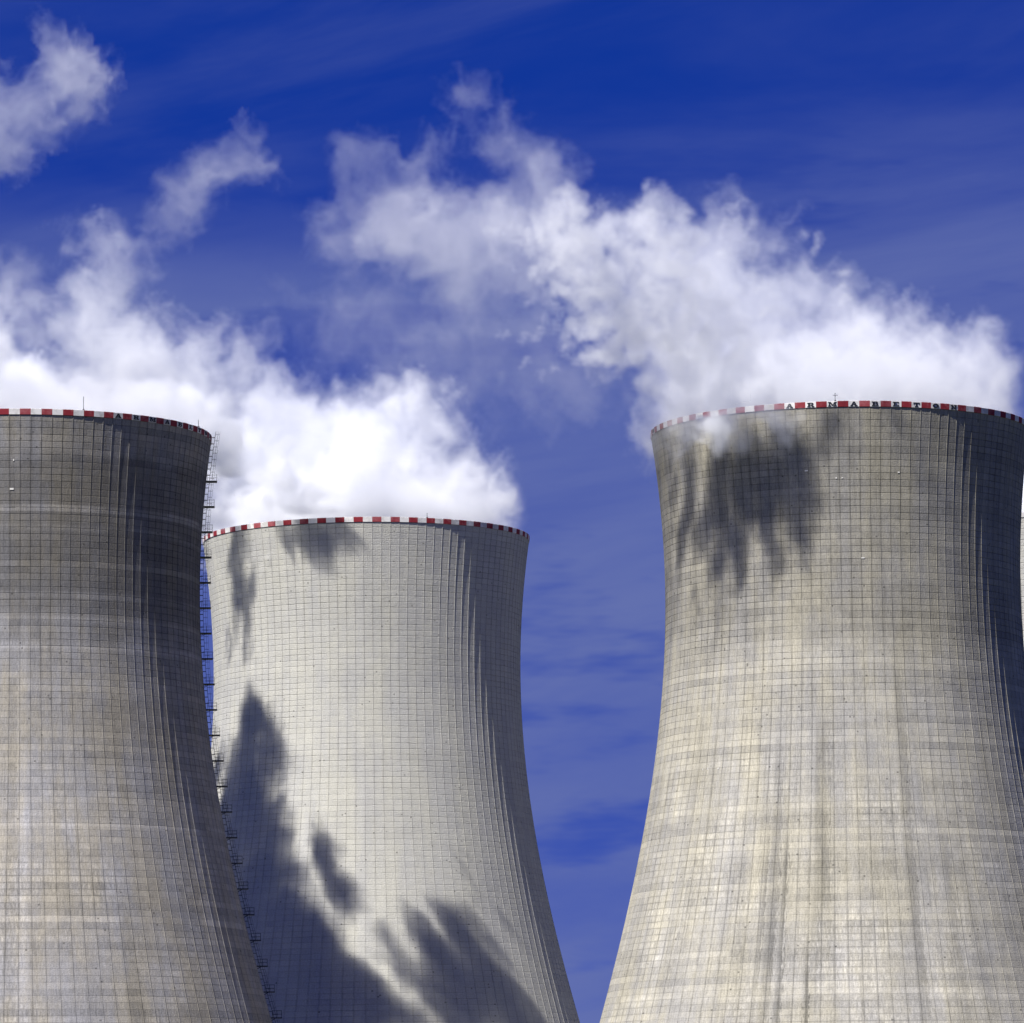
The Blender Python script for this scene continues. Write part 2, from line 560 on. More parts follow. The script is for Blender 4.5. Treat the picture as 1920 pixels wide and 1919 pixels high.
BASE = dict(wave=0.10, cell=0.09, row=0.09, rowlow=0.12, seg=0.08, lane=0.05, board=0.85, grain=0.85, streak=0.55, cloud=0.35, drip=0.25,
            bloom0=45.0, bloom1=62.0, bloom=0.34, fade=0.5, zones=(), lanes=(), bands=(), jw=0.085, joint=0.52, rw=0.12, ribdirt=0.28, bump=1.0,
            cold=(0.27, 0.265, 0.26), warm=(0.31, 0.29, 0.225))
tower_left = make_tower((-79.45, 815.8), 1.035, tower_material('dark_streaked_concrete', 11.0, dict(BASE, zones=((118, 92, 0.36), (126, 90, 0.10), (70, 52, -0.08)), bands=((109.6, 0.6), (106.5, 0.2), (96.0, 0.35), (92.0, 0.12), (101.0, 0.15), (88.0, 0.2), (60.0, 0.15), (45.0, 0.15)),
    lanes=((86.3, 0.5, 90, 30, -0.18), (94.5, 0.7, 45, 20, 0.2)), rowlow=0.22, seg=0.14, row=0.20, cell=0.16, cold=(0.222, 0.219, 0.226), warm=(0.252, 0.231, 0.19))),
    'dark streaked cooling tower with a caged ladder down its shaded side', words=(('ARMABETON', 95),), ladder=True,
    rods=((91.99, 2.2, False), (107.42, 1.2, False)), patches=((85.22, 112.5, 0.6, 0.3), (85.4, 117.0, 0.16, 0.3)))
tower_mid = make_tower((-27.5, 947.6), 0.684, tower_material('pale_plastered_concrete', 29.0, dict(BASE, fade=0.3, wave=0.22, cell=0.06, row=0.03, rowlow=0.06, seg=0.03, lane=0.02, board=0.2, grain=0.7, streak=0.2, cloud=0.14, drip=0.05,
    bloom=0.0, joint=0.22, ribdirt=0.17, bump=2.2, cold=(0.36, 0.357, 0.342), warm=(0.405, 0.397, 0.352))),
    'clean pale cooling tower standing farther back between two others', rods=((92.1, 0.9, False),))
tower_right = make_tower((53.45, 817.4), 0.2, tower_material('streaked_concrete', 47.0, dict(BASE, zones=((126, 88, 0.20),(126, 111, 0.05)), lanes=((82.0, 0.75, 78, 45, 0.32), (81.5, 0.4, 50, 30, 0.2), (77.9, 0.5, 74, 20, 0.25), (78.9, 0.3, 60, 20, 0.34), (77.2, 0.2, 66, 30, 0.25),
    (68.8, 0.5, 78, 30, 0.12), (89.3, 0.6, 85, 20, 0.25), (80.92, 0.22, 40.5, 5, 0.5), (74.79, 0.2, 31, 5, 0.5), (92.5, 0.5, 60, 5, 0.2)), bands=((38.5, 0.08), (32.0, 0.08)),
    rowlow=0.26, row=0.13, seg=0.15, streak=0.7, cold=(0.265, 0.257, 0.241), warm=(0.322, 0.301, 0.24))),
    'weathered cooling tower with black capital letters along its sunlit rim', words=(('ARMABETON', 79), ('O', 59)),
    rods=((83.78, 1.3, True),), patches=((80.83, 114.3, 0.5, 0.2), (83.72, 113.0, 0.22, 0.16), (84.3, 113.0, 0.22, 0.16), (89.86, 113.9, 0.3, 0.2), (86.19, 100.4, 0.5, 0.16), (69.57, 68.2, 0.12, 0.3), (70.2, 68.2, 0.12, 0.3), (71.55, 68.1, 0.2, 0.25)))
tower_rear = make_tower((105.4, 949.0), 0.5, bpy.data.materials['pale_plastered_concrete'],
    'sliver of another pale cooling tower peeping out behind the right-hand one', detail=False)



# ------------------------------------------------------------------ steam: real density fields, sampled on grids and turned into volumes
def fft_noise(shape, beta, kmin, seed, vox):
    """A smooth random field of unit variance; beta is the spectral slope, kmin the largest wavelength's wavenumber (1/m)."""
    rng = np.random.default_rng(seed)
    g = rng.standard_normal(shape).astype(np.float32)
    G = np.fft.rfftn(g)
    kx, ky, kz = np.fft.fftfreq(shape[0], vox), np.fft.fftfreq(shape[1], vox), np.fft.rfftfreq(shape[2], vox)
    k = np.sqrt(kx[:, None, None] ** 2 + ky[None, :, None] ** 2 + kz[None, None, :] ** 2)
    G *= (k * k + kmin * kmin) ** (-beta / 4)
    G[0, 0, 0] = 0
    out = np.fft.irfftn(G, s=shape, axes=(0, 1, 2)).astype(np.float32)
    return out / out.std()


def tri(f, p):
    """Trilinear lookup of field f at index positions p (three arrays)."""
    i0, w = [], []
    for a, n_ in zip(p, f.shape):
        a = np.clip(a, 0, n_ - 1.001)
        k = a.astype(np.int32)
        i0.append(k)
        w.append((a - k).astype(np.float32))
    x, y, z = i0
    ny, nz = f.shape[1], f.shape[2]
    ff = f.ravel()
    base = (x * ny + y) * nz + z
    out = 0
    for dx_ in (0, 1):
        wx = w[0] if dx_ else 1 - w[0]
        for dy_ in (0, 1):
            wy = w[1] if dy_ else 1 - w[1]
            for dz_ in (0, 1):
                wz = w[2] if dz_ else 1 - w[2]
                out = out + ff[base + (dx_ * ny + dy_) * nz + dz_] * (wx * wy * wz)
    return out


def smooth(x, a, b):
    t_ = np.clip((x - a) / (b - a), 0, 1)
    return t_ * t_ * (3 - 2 * t_)


def steam_material():
    m = bpy.data.materials.new('steam')
    m.use_nodes = True
    t = m.node_tree
    t.nodes.remove(t.nodes['Principled BSDF'])
    pv = t.nodes.new('ShaderNodeVolumePrincipled')
    pv.inputs['Color'].default_value = (0.935, 0.945, 0.965, 1)
    pv.inputs['Density'].default_value = 1.0
    pv.inputs['Anisotropy'].default_value = 0.0
    t.links.new(pv.outputs[0], t.nodes['Material Output'].inputs['Volume'])
    return m


STEAM = steam_material()


def volume_nodes(name, lo, hi, res):
    ng = bpy.data.node_groups.new(name, 'GeometryNodeTree')
    ng.interface.new_socket('Geometry', in_out='INPUT', socket_type='NodeSocketGeometry')
    ng.interface.new_socket('Geometry', in_out='OUTPUT', socket_type='NodeSocketGeometry')
    L = ng.links.new
    gi, go = ng.nodes.new('NodeGroupInput'), ng.nodes.new('NodeGroupOutput')
    pos = ng.nodes.new('GeometryNodeInputPosition')
    sep = ng.nodes.new('ShaderNodeSeparateXYZ')
    L(pos.outputs[0], sep.inputs[0])
    idx = None
    strides = (res[1] * res[2], res[2], 1)
    for a in range(3):
        m1 = ng.nodes.new('ShaderNodeMath'); m1.operation = 'SUBTRACT'
        L(sep.outputs[a], m1.inputs[0]); m1.inputs[1].default_value = lo[a]
        m2 = ng.nodes.new('ShaderNodeMath'); m2.operation = 'MULTIPLY'
        L(m1.outputs[0], m2.inputs[0]); m2.inputs[1].default_value = (res[a] - 1) / (hi[a] - lo[a])
        m3 = ng.nodes.new('ShaderNodeMath'); m3.operation = 'ROUND'
        L(m2.outputs[0], m3.inputs[0])
        m4 = ng.nodes.new('ShaderNodeMath'); m4.operation = 'MULTIPLY_ADD'
        L(m3.outputs[0], m4.inputs[0]); m4.inputs[1].default_value = strides[a]
        if idx is not None:
            L(idx, m4.inputs[2])
        else:
            m4.inputs[2].default_value = 0.0
        idx = m4.outputs[0]
    na = ng.nodes.new('GeometryNodeInputNamedAttribute'); na.data_type = 'FLOAT'
    na.inputs['Name'].default_value = 'steam_density'
    si = ng.nodes.new('GeometryNodeSampleIndex'); si.data_type = 'FLOAT'; si.domain = 'POINT'
    L(gi.outputs[0], si.inputs['Geometry'])
    L(na.outputs['Attribute'], si.inputs['Value'])
    L(idx, si.inputs['Index'])
    vc = ng.nodes.new('GeometryNodeVolumeCube')
    L(si.outputs[0], vc.inputs['Density'])
    vc.inputs['Background'].default_value = 0.0
    vc.inputs['Min'].default_value = lo
    vc.inputs['Max'].default_value = hi
    for k, r_ in zip(('Resolution X', 'Resolution Y', 'Resolution Z'), res):
        vc.inputs[k].default_value = int(r_)
    sm = ng.nodes.new('GeometryNodeSetMaterial')
    sm.inputs['Material'].default_value = STEAM
    L(vc.outputs[0], sm.inputs[0])
    L(sm.outputs[0], go.inputs[0])
    return ng


def make_steam(name, puffs, shadow_clumps, vox, seed, label, rot=0.0, warp=(4.0, 1.5), edge=0.42, pad=4.0, zmin=None, mouth=None, upwind=None, gain=1.0, soft=(0.15, 1.45)):
    """puffs and clumps: world x, y, z, radius, extinction per metre; clumps are added steam placed to cast shadows, carried less far by the swirl. rot turns the grid about z to lie along the wind."""
    P = np.array(puffs + shadow_clumps, np.float32)
    org = P[:, :3].mean(0)
    c_, s_ = math.cos(rot), math.sin(rot)
    Q = P.copy()
    d = P[:, :3] - org
    Q[:, 0], Q[:, 1], Q[:, 2] = d[:, 0] * c_ + d[:, 1] * s_, -d[:, 0] * s_ + d[:, 1] * c_, d[:, 2]
    ext = Q[:, 3:4] * 1.3 + pad
    lo, hi = (Q[:, :3] - ext).min(0), (Q[:, :3] + ext).max(0)
    if zmin is not None:
        lo[2] = max(lo[2], zmin - org[2])
    res = np.maximum(8, np.ceil((hi - lo) / vox).astype(int) + 1)
    hi = lo + (res - 1) * vox
    sh = tuple(int(r_) for r_ in res)
    idx = list(np.meshgrid(*[np.arange(r_, dtype=np.float32) for r_ in sh], indexing='ij', sparse=False))
    # swirl: carry the lookup points backwards along a divergence-free flow, coarse eddies first
    pos = idx
    for q, (amp, kmin) in enumerate(zip(warp, (1 / 22.0, 1 / 8.0))):
        if amp <= 0:
            continue
        A = [fft_noise(sh, 6.4, kmin, seed * 10 + q * 3 + a, vox) for a in range(3)]
        g = lambda f, ax: np.gradient(f, axis=ax)
        vel = [g(A[2], 1) - g(A[1], 2), g(A[0], 2) - g(A[2], 0), g(A[1], 0) - g(A[0], 1)]
        sd = math.sqrt(sum(float((v_ ** 2).mean()) for v_ in vel))
        del A
        steps = 4
        for _ in range(steps):
            vv = vel if pos is idx else [tri(v_, pos) for v_ in vel]
            pos = [p_ + v_ * (amp / vox / sd / steps) for p_, v_ in zip(pos, vv)]
        del vel
    X = [lo[a] + pos[a] * vox for a in range(3)]
    B = np.zeros(sh, np.float32)
    BC = np.zeros(sh, np.float32)
    SC = 0.0
    SG = np.zeros(sh, np.float32)
    m_ = sum(warp) * 2.6 + 1
    XC = [lo[a] + (idx[a] + (pos[a] - idx[a]) * 0.45) * vox for a in range(3)]
    for q, (x, y, z, r_, sg) in enumerate(Q):
        XX = X if q < len(puffs) else XC
        R_ = r_ * 1.8
        b0 = np.maximum(0, np.floor((np.array((x, y, z)) - R_ - m_ - lo) / vox).astype(int))
        b1 = np.minimum(res, np.ceil((np.array((x, y, z)) + R_ + m_ - lo) / vox).astype(int) + 1)
        if (b1 <= b0).any():
            continue
        sl = tuple(slice(int(a), int(b)) for a, b in zip(b0, b1))
        d2 = ((XX[0][sl] - x) ** 2 + (XX[1][sl] - y) ** 2 + (XX[2][sl] - z) ** 2) / (r_ * r_)
        w_ = np.exp(-1.25 * d2)
        if q < len(puffs):
            B[sl] += w_
            SG[sl] += w_ * sg
        else:
            BC[sl] = np.maximum(BC[sl], w_)
            SC = sg
    SG /= np.maximum(B, 1e-4)
    n1 = tri(fft_noise(sh, 5.2, 1 / 14.0, seed * 10 + 7, vox), pos)
    n2 = tri(fft_noise(sh, 4.0, 1 / 3.0, seed * 10 + 8, vox), pos)
    f = np.minimum(B, 1.6) + (n1 * 0.9 + n2 * 0.1) * edge * np.clip(1.2 - 0.4 * B, 0.3, 1)
    D = smooth(f, *soft) * SG * gain * np.clip(1 + 0.13 * n1 + 0.03 * n2, 0.4, 1.6)
    D[B < 0.06] = 0
    if SC > 0:
        D = np.maximum(D, smooth(BC + (n1 * 0.6 + n2 * 0.4) * 0.11, 0.38, 0.62) * SC)
    if mouth:                                   # nothing condenses outside the shell below the windward rim
        wx = org[0] + (lo[0] + idx[0] * vox) * c_ - (lo[1] + idx[1] * vox) * s_
        D[(lo[2] + idx[2] * vox + org[2] < H_RIM + 0.2) & (wx > mouth)] = 0
        if upwind:
            D *= smooth(wx + 1.5 * n1, upwind, upwind - 5.0)
    for a in range(3):
        s0, s1 = [slice(None)] * 3, [slice(None)] * 3
        s0[a], s1[a] = 0, -1
        D[tuple(s0)] = 0
        D[tuple(s1)] = 0
    D[D < 0.003] = 0
    me = bpy.data.meshes.new(name)
    N_ = D.size
    me.vertices.add(N_)
    co = np.empty((N_, 3), np.float32)
    for a in range(3):
        co[:, a] = (lo[a] + idx[a] * vox).ravel()
    me.vertices.foreach_set('co', co.ravel())
    at = me.attributes.new('steam_density', 'FLOAT', 'POINT')
    at.data.foreach_set('value', D.ravel().astype(np.float32))
    me.materials.append(STEAM)
    o = bpy.data.objects.new(name, me)
    COL.objects.link(o)
    o.location = [float(q) for q in org]
    o.rotation_euler = (0, 0, rot)
    md = o.modifiers.new('steam_volume', 'NODES')
    md.node_group = volume_nodes(name + '_nodes', tuple(float(q) for q in lo), tuple(float(q) for q in hi), sh)
    print('STEAM', name, sh, N_, 'max', float(D.max()), 'filled', float((D > 0).mean()))
    tag(o, label, 'steam', kind='stuff')
    return o


RIGHT_PLUME = [
    (77.5, 816.0, 133.5, 4.6, 0.077), (76.8, 813.7, 133.3, 3.9, 0.077), (79.4, 818.3, 134.1, 3.9, 0.077), (71.4, 816.0, 132.7, 4.8, 0.077),
    (69.4, 813.6, 132.6, 4.1, 0.077), (70.7, 818.4, 132.8, 4.1, 0.077), (64.5, 816.0, 133.6, 5.6, 0.072), (62.3, 813.2, 133.9, 4.7, 0.072),
    (64.8, 818.8, 135.4, 4.7, 0.072), (57.6, 816.0, 135.9, 6.0, 0.067), (58.1, 813.0, 136.5, 5.1, 0.067), (55.3, 819.0, 138.6, 5.1, 0.067),
    (50.6, 814.6, 138.4, 6.5, 0.062), (47.5, 811.4, 139.8, 5.6, 0.062), (50.1, 817.9, 137.2, 5.6, 0.062), (42.7, 811.4, 143.2, 6.9, 0.058),
    (41.6, 807.9, 142.3, 5.9, 0.058), (43.4, 814.9, 143.0, 5.9, 0.058), (47.2, 813.2, 147.8, 4.6, 0.062), (48.9, 810.9, 146.2, 3.9, 0.062),
    (47.2, 815.5, 147.0, 3.9, 0.062), (54.3, 816.0, 143.9, 4.6, 0.062), (55.2, 813.7, 141.9, 3.9, 0.062), (53.9, 818.3, 144.0, 3.9, 0.062),
    (61.2, 816.0, 140.7, 4.2, 0.062), (59.6, 813.9, 141.5, 3.6, 0.062), (61.4, 818.1, 141.5, 3.6, 0.062), (68.1, 816.0, 138.0, 3.9, 0.062),
    (69.0, 814.1, 137.2, 3.3, 0.062), (67.3, 817.9, 137.8, 3.3, 0.062), (45.6, 812.5, 153.0, 3.1, 0.038), (46.1, 810.9, 153.5, 2.6, 0.038),
    (45.0, 814.0, 152.6, 2.6, 0.038), (36.8, 808.9, 154.6, 5.0, 0.048), (35.8, 806.4, 154.1, 4.2, 0.048), (36.5, 811.4, 154.5, 4.2, 0.048),
    (30.5, 806.4, 149.4, 7.6, 0.067), (34.5, 802.5, 148.6, 6.5, 0.067), (30.0, 810.2, 150.1, 6.5, 0.067), (40.4, 810.3, 158.8, 3.1, 0.029),
    (39.6, 808.8, 158.6, 2.6, 0.029), (40.4, 811.9, 159.3, 2.6, 0.029), (32.5, 807.1, 160.5, 2.7, 0.024), (24.5, 803.8, 153.8, 4.2, 0.057),
    (23.1, 801.7, 155.0, 3.6, 0.057), (24.1, 805.9, 154.0, 3.6, 0.057), (32.1, 807.1, 138.2, 8.4, 0.072), (33.9, 802.9, 139.3, 7.1, 0.072),
    (34.3, 811.3, 138.5, 7.1, 0.072), (24.3, 803.8, 140.3, 6.1, 0.067), (24.3, 800.8, 140.7, 5.2, 0.067), (22.8, 806.9, 141.8, 5.2, 0.067),
    (20.1, 802.0, 146.1, 5.3, 0.060), (19.0, 799.4, 144.8, 4.5, 0.060), (22.8, 804.7, 146.0, 4.5, 0.060), (28.5, 805.6, 131.0, 5.0, 0.058),
    (27.0, 803.2, 132.9, 4.2, 0.058), (28.1, 808.1, 132.1, 4.2, 0.058), (38.2, 809.6, 133.3, 7.7, 0.067), (36.6, 805.8, 132.9, 6.5, 0.067),
    (34.9, 813.4, 130.4, 6.5, 0.067), (51.4, 815.0, 132.3, 7.7, 0.072), (49.5, 811.1, 132.2, 6.6, 0.072), (52.9, 818.9, 136.0, 6.6, 0.072),
    (14.5, 799.7, 145.3, 4.2, 0.053), (13.4, 797.6, 146.2, 3.5, 0.053), (13.8, 801.8, 145.2, 3.5, 0.053), (10.2, 797.9, 149.0, 5.3, 0.047),
    (8.3, 795.3, 147.4, 4.5, 0.047), (9.2, 800.5, 147.7, 4.5, 0.047), (5.6, 795.9, 154.7, 6.9, 0.045), (5.6, 792.5, 153.7, 5.9, 0.045),
    (7.8, 799.4, 154.9, 5.9, 0.045), (4.8, 795.6, 161.6, 4.6, 0.032), (5.0, 793.3, 162.6, 3.9, 0.032), (5.4, 797.9, 161.5, 3.9, 0.032),
    (-0.6, 793.2, 166.8, 4.1, 0.030), (-0.7, 791.2, 166.7, 3.5, 0.030), (0.5, 795.3, 167.4, 3.5, 0.030), (-5.7, 791.1, 172.4, 3.2, 0.027),
    (-5.4, 789.5, 172.9, 2.7, 0.027), (-6.1, 792.7, 172.7, 2.7, 0.027), (-9.9, 789.3, 173.8, 2.0, 0.017), (-0.4, 793.4, 150.8, 6.4, 0.038),
    (-2.6, 790.2, 152.6, 5.4, 0.038), (-0.2, 796.6, 151.1, 5.4, 0.038), (-6.3, 790.9, 153.0, 6.8, 0.036), (-5.2, 787.5, 153.0, 5.8, 0.036),
    (-6.7, 794.3, 154.6, 5.8, 0.036), (-12.6, 788.2, 151.7, 6.8, 0.034), (-12.4, 784.8, 150.4, 5.8, 0.034), (-11.8, 791.6, 149.4, 5.8, 0.034),
    (-8.0, 790.2, 146.0, 3.8, 0.028), (-6.4, 788.2, 145.9, 3.3, 0.028), (-8.0, 792.1, 147.8, 3.3, 0.028), (-12.6, 788.2, 145.3, 3.6, 0.027),
    (-10.7, 786.4, 145.4, 3.1, 0.027), (-12.1, 790.0, 146.1, 3.1, 0.027), (-19.2, 785.3, 152.9, 6.3, 0.033), (-16.6, 782.1, 152.8, 5.4, 0.033),
    (-19.0, 788.5, 154.5, 5.4, 0.033), (-22.5, 784.0, 159.1, 5.0, 0.025), (-22.2, 781.5, 159.9, 4.2, 0.025), (-21.7, 786.5, 158.0, 4.2, 0.025),
    (-21.2, 784.4, 165.2, 3.4, 0.022), (-21.9, 782.7, 163.3, 2.9, 0.022), (-21.4, 786.1, 166.1, 2.9, 0.022), (-17.5, 786.0, 161.2, 4.5, 0.030),
    (-18.8, 783.8, 162.3, 3.9, 0.030), (-16.4, 788.3, 161.1, 3.9, 0.030), (-26.3, 784.0, 155.7, 3.8, 0.022), (-26.3, 782.1, 155.8, 3.2, 0.022),
    (-27.1, 785.9, 155.5, 3.2, 0.022), (-26.7, 784.0, 150.6, 3.2, 0.018), (-26.8, 782.4, 151.0, 2.7, 0.018), (-26.1, 785.6, 150.2, 2.7, 0.018),
    (-14.2, 787.5, 158.0, 5.0, 0.030), (-13.2, 785.0, 157.2, 4.2, 0.030), (-14.4, 790.0, 158.4, 4.2, 0.030), (-24.6, 784.0, 164.7, 2.3, 0.012),
    (9.1, 797.4, 160.1, 2.3, 0.021), (-1.0, 793.0, 171.1, 2.3, 0.019), (16.4, 800.6, 132.9, 3.0, 0.016), (16.4, 799.1, 132.9, 2.6, 0.016),
    (16.6, 802.1, 132.6, 2.6, 0.016), (19.8, 802.0, 128.8, 2.7, 0.018), (-19.8, 785.1, 135.0, 7.4, 0.008), (-21.0, 781.4, 134.7, 6.3, 0.008),
    (-18.0, 788.8, 134.9, 6.3, 0.008), (-8.1, 790.2, 134.9, 8.2, 0.010), (-4.2, 786.1, 135.3, 7.0, 0.010), (-14.2, 794.3, 134.2, 7.0, 0.010),
    (2.8, 794.8, 134.7, 7.5, 0.010), (5.9, 791.1, 134.7, 6.4, 0.010), (2.0, 798.6, 133.4, 6.4, 0.010), (10.4, 798.1, 131.7, 6.0, 0.010),
    (12.4, 795.1, 132.9, 5.1, 0.010), (11.4, 801.1, 132.3, 5.1, 0.010), (-29.7, 784.0, 139.2, 5.9, 0.012), (-27.6, 781.0, 140.2, 5.0, 0.012),
    (-31.6, 787.0, 140.1, 5.0, 0.012), (-2.2, 792.7, 139.6, 4.5, 0.012), (-2.0, 790.4, 139.5, 3.8, 0.012), (-1.3, 794.9, 139.6, 3.8, 0.012),
    (80.9, 816.0, 132.1, 2.3, 0.048), (53.5, 817.4, 125.0, 8.5, 0.110), (53.5, 806.4, 127.3, 8.5, 0.110), (63.0, 811.9, 127.0, 8.5, 0.110),
    (63.0, 822.9, 126.4, 8.5, 0.110), (53.4, 828.4, 126.3, 8.5, 0.110), (43.9, 822.9, 126.6, 8.5, 0.110), (43.9, 811.9, 125.9, 8.5, 0.110),
    (61.6, 835.7, 126.7, 8.5, 0.110), (51.4, 837.3, 126.4, 8.5, 0.110), (41.7, 833.6, 126.3, 8.5, 0.110), (35.2, 825.6, 126.0, 8.5, 0.110),
    (33.6, 815.3, 126.2, 8.5, 0.110), (37.3, 805.7, 127.1, 8.5, 0.110), (45.3, 799.1, 127.2, 8.5, 0.110), (55.5, 797.5, 126.8, 8.5, 0.110),
    (65.2, 801.2, 126.5, 8.5, 0.110), (71.7, 809.2, 126.1, 8.5, 0.110), (73.3, 819.5, 126.9, 8.5, 0.110), (69.6, 829.1, 127.3, 8.5, 0.110),
    (27.3, 786.0, 122.6, 2.5, 0.208), (30.2, 785.0, 123.3, 2.5, 0.208), (33.5, 784.0, 123.4, 2.5, 0.208), (36.8, 783.0, 123.8, 2.5, 0.208),
    (40.1, 783.0, 123.9, 2.3, 0.156), (43.1, 783.0, 124.1, 1.8, 0.130), (27.8, 788.0, 122.7, 2.8, 0.260), (31.1, 786.0, 121.9, 3.2, 0.260),
    (34.4, 785.0, 122.2, 3.2, 0.260), (38.5, 784.0, 122.4, 2.8, 0.234), (42.2, 783.0, 122.6, 2.3, 0.156), (26.5, 788.0, 120.2, 2.0, 0.130),
    (36.7, 782.0, 120.4, 3.0, 0.182), (31.8, 784.0, 120.8, 3.3, 0.182), (28.5, 786.0, 121.5, 3.0, 0.208), (40.1, 782.0, 121.6, 2.8, 0.156),
    (25.7, 788.0, 121.4, 2.0, 0.130), (45.1, 783.0, 123.4, 1.9, 0.130), (24.5, 790.0, 121.8, 1.8, 0.104),
]
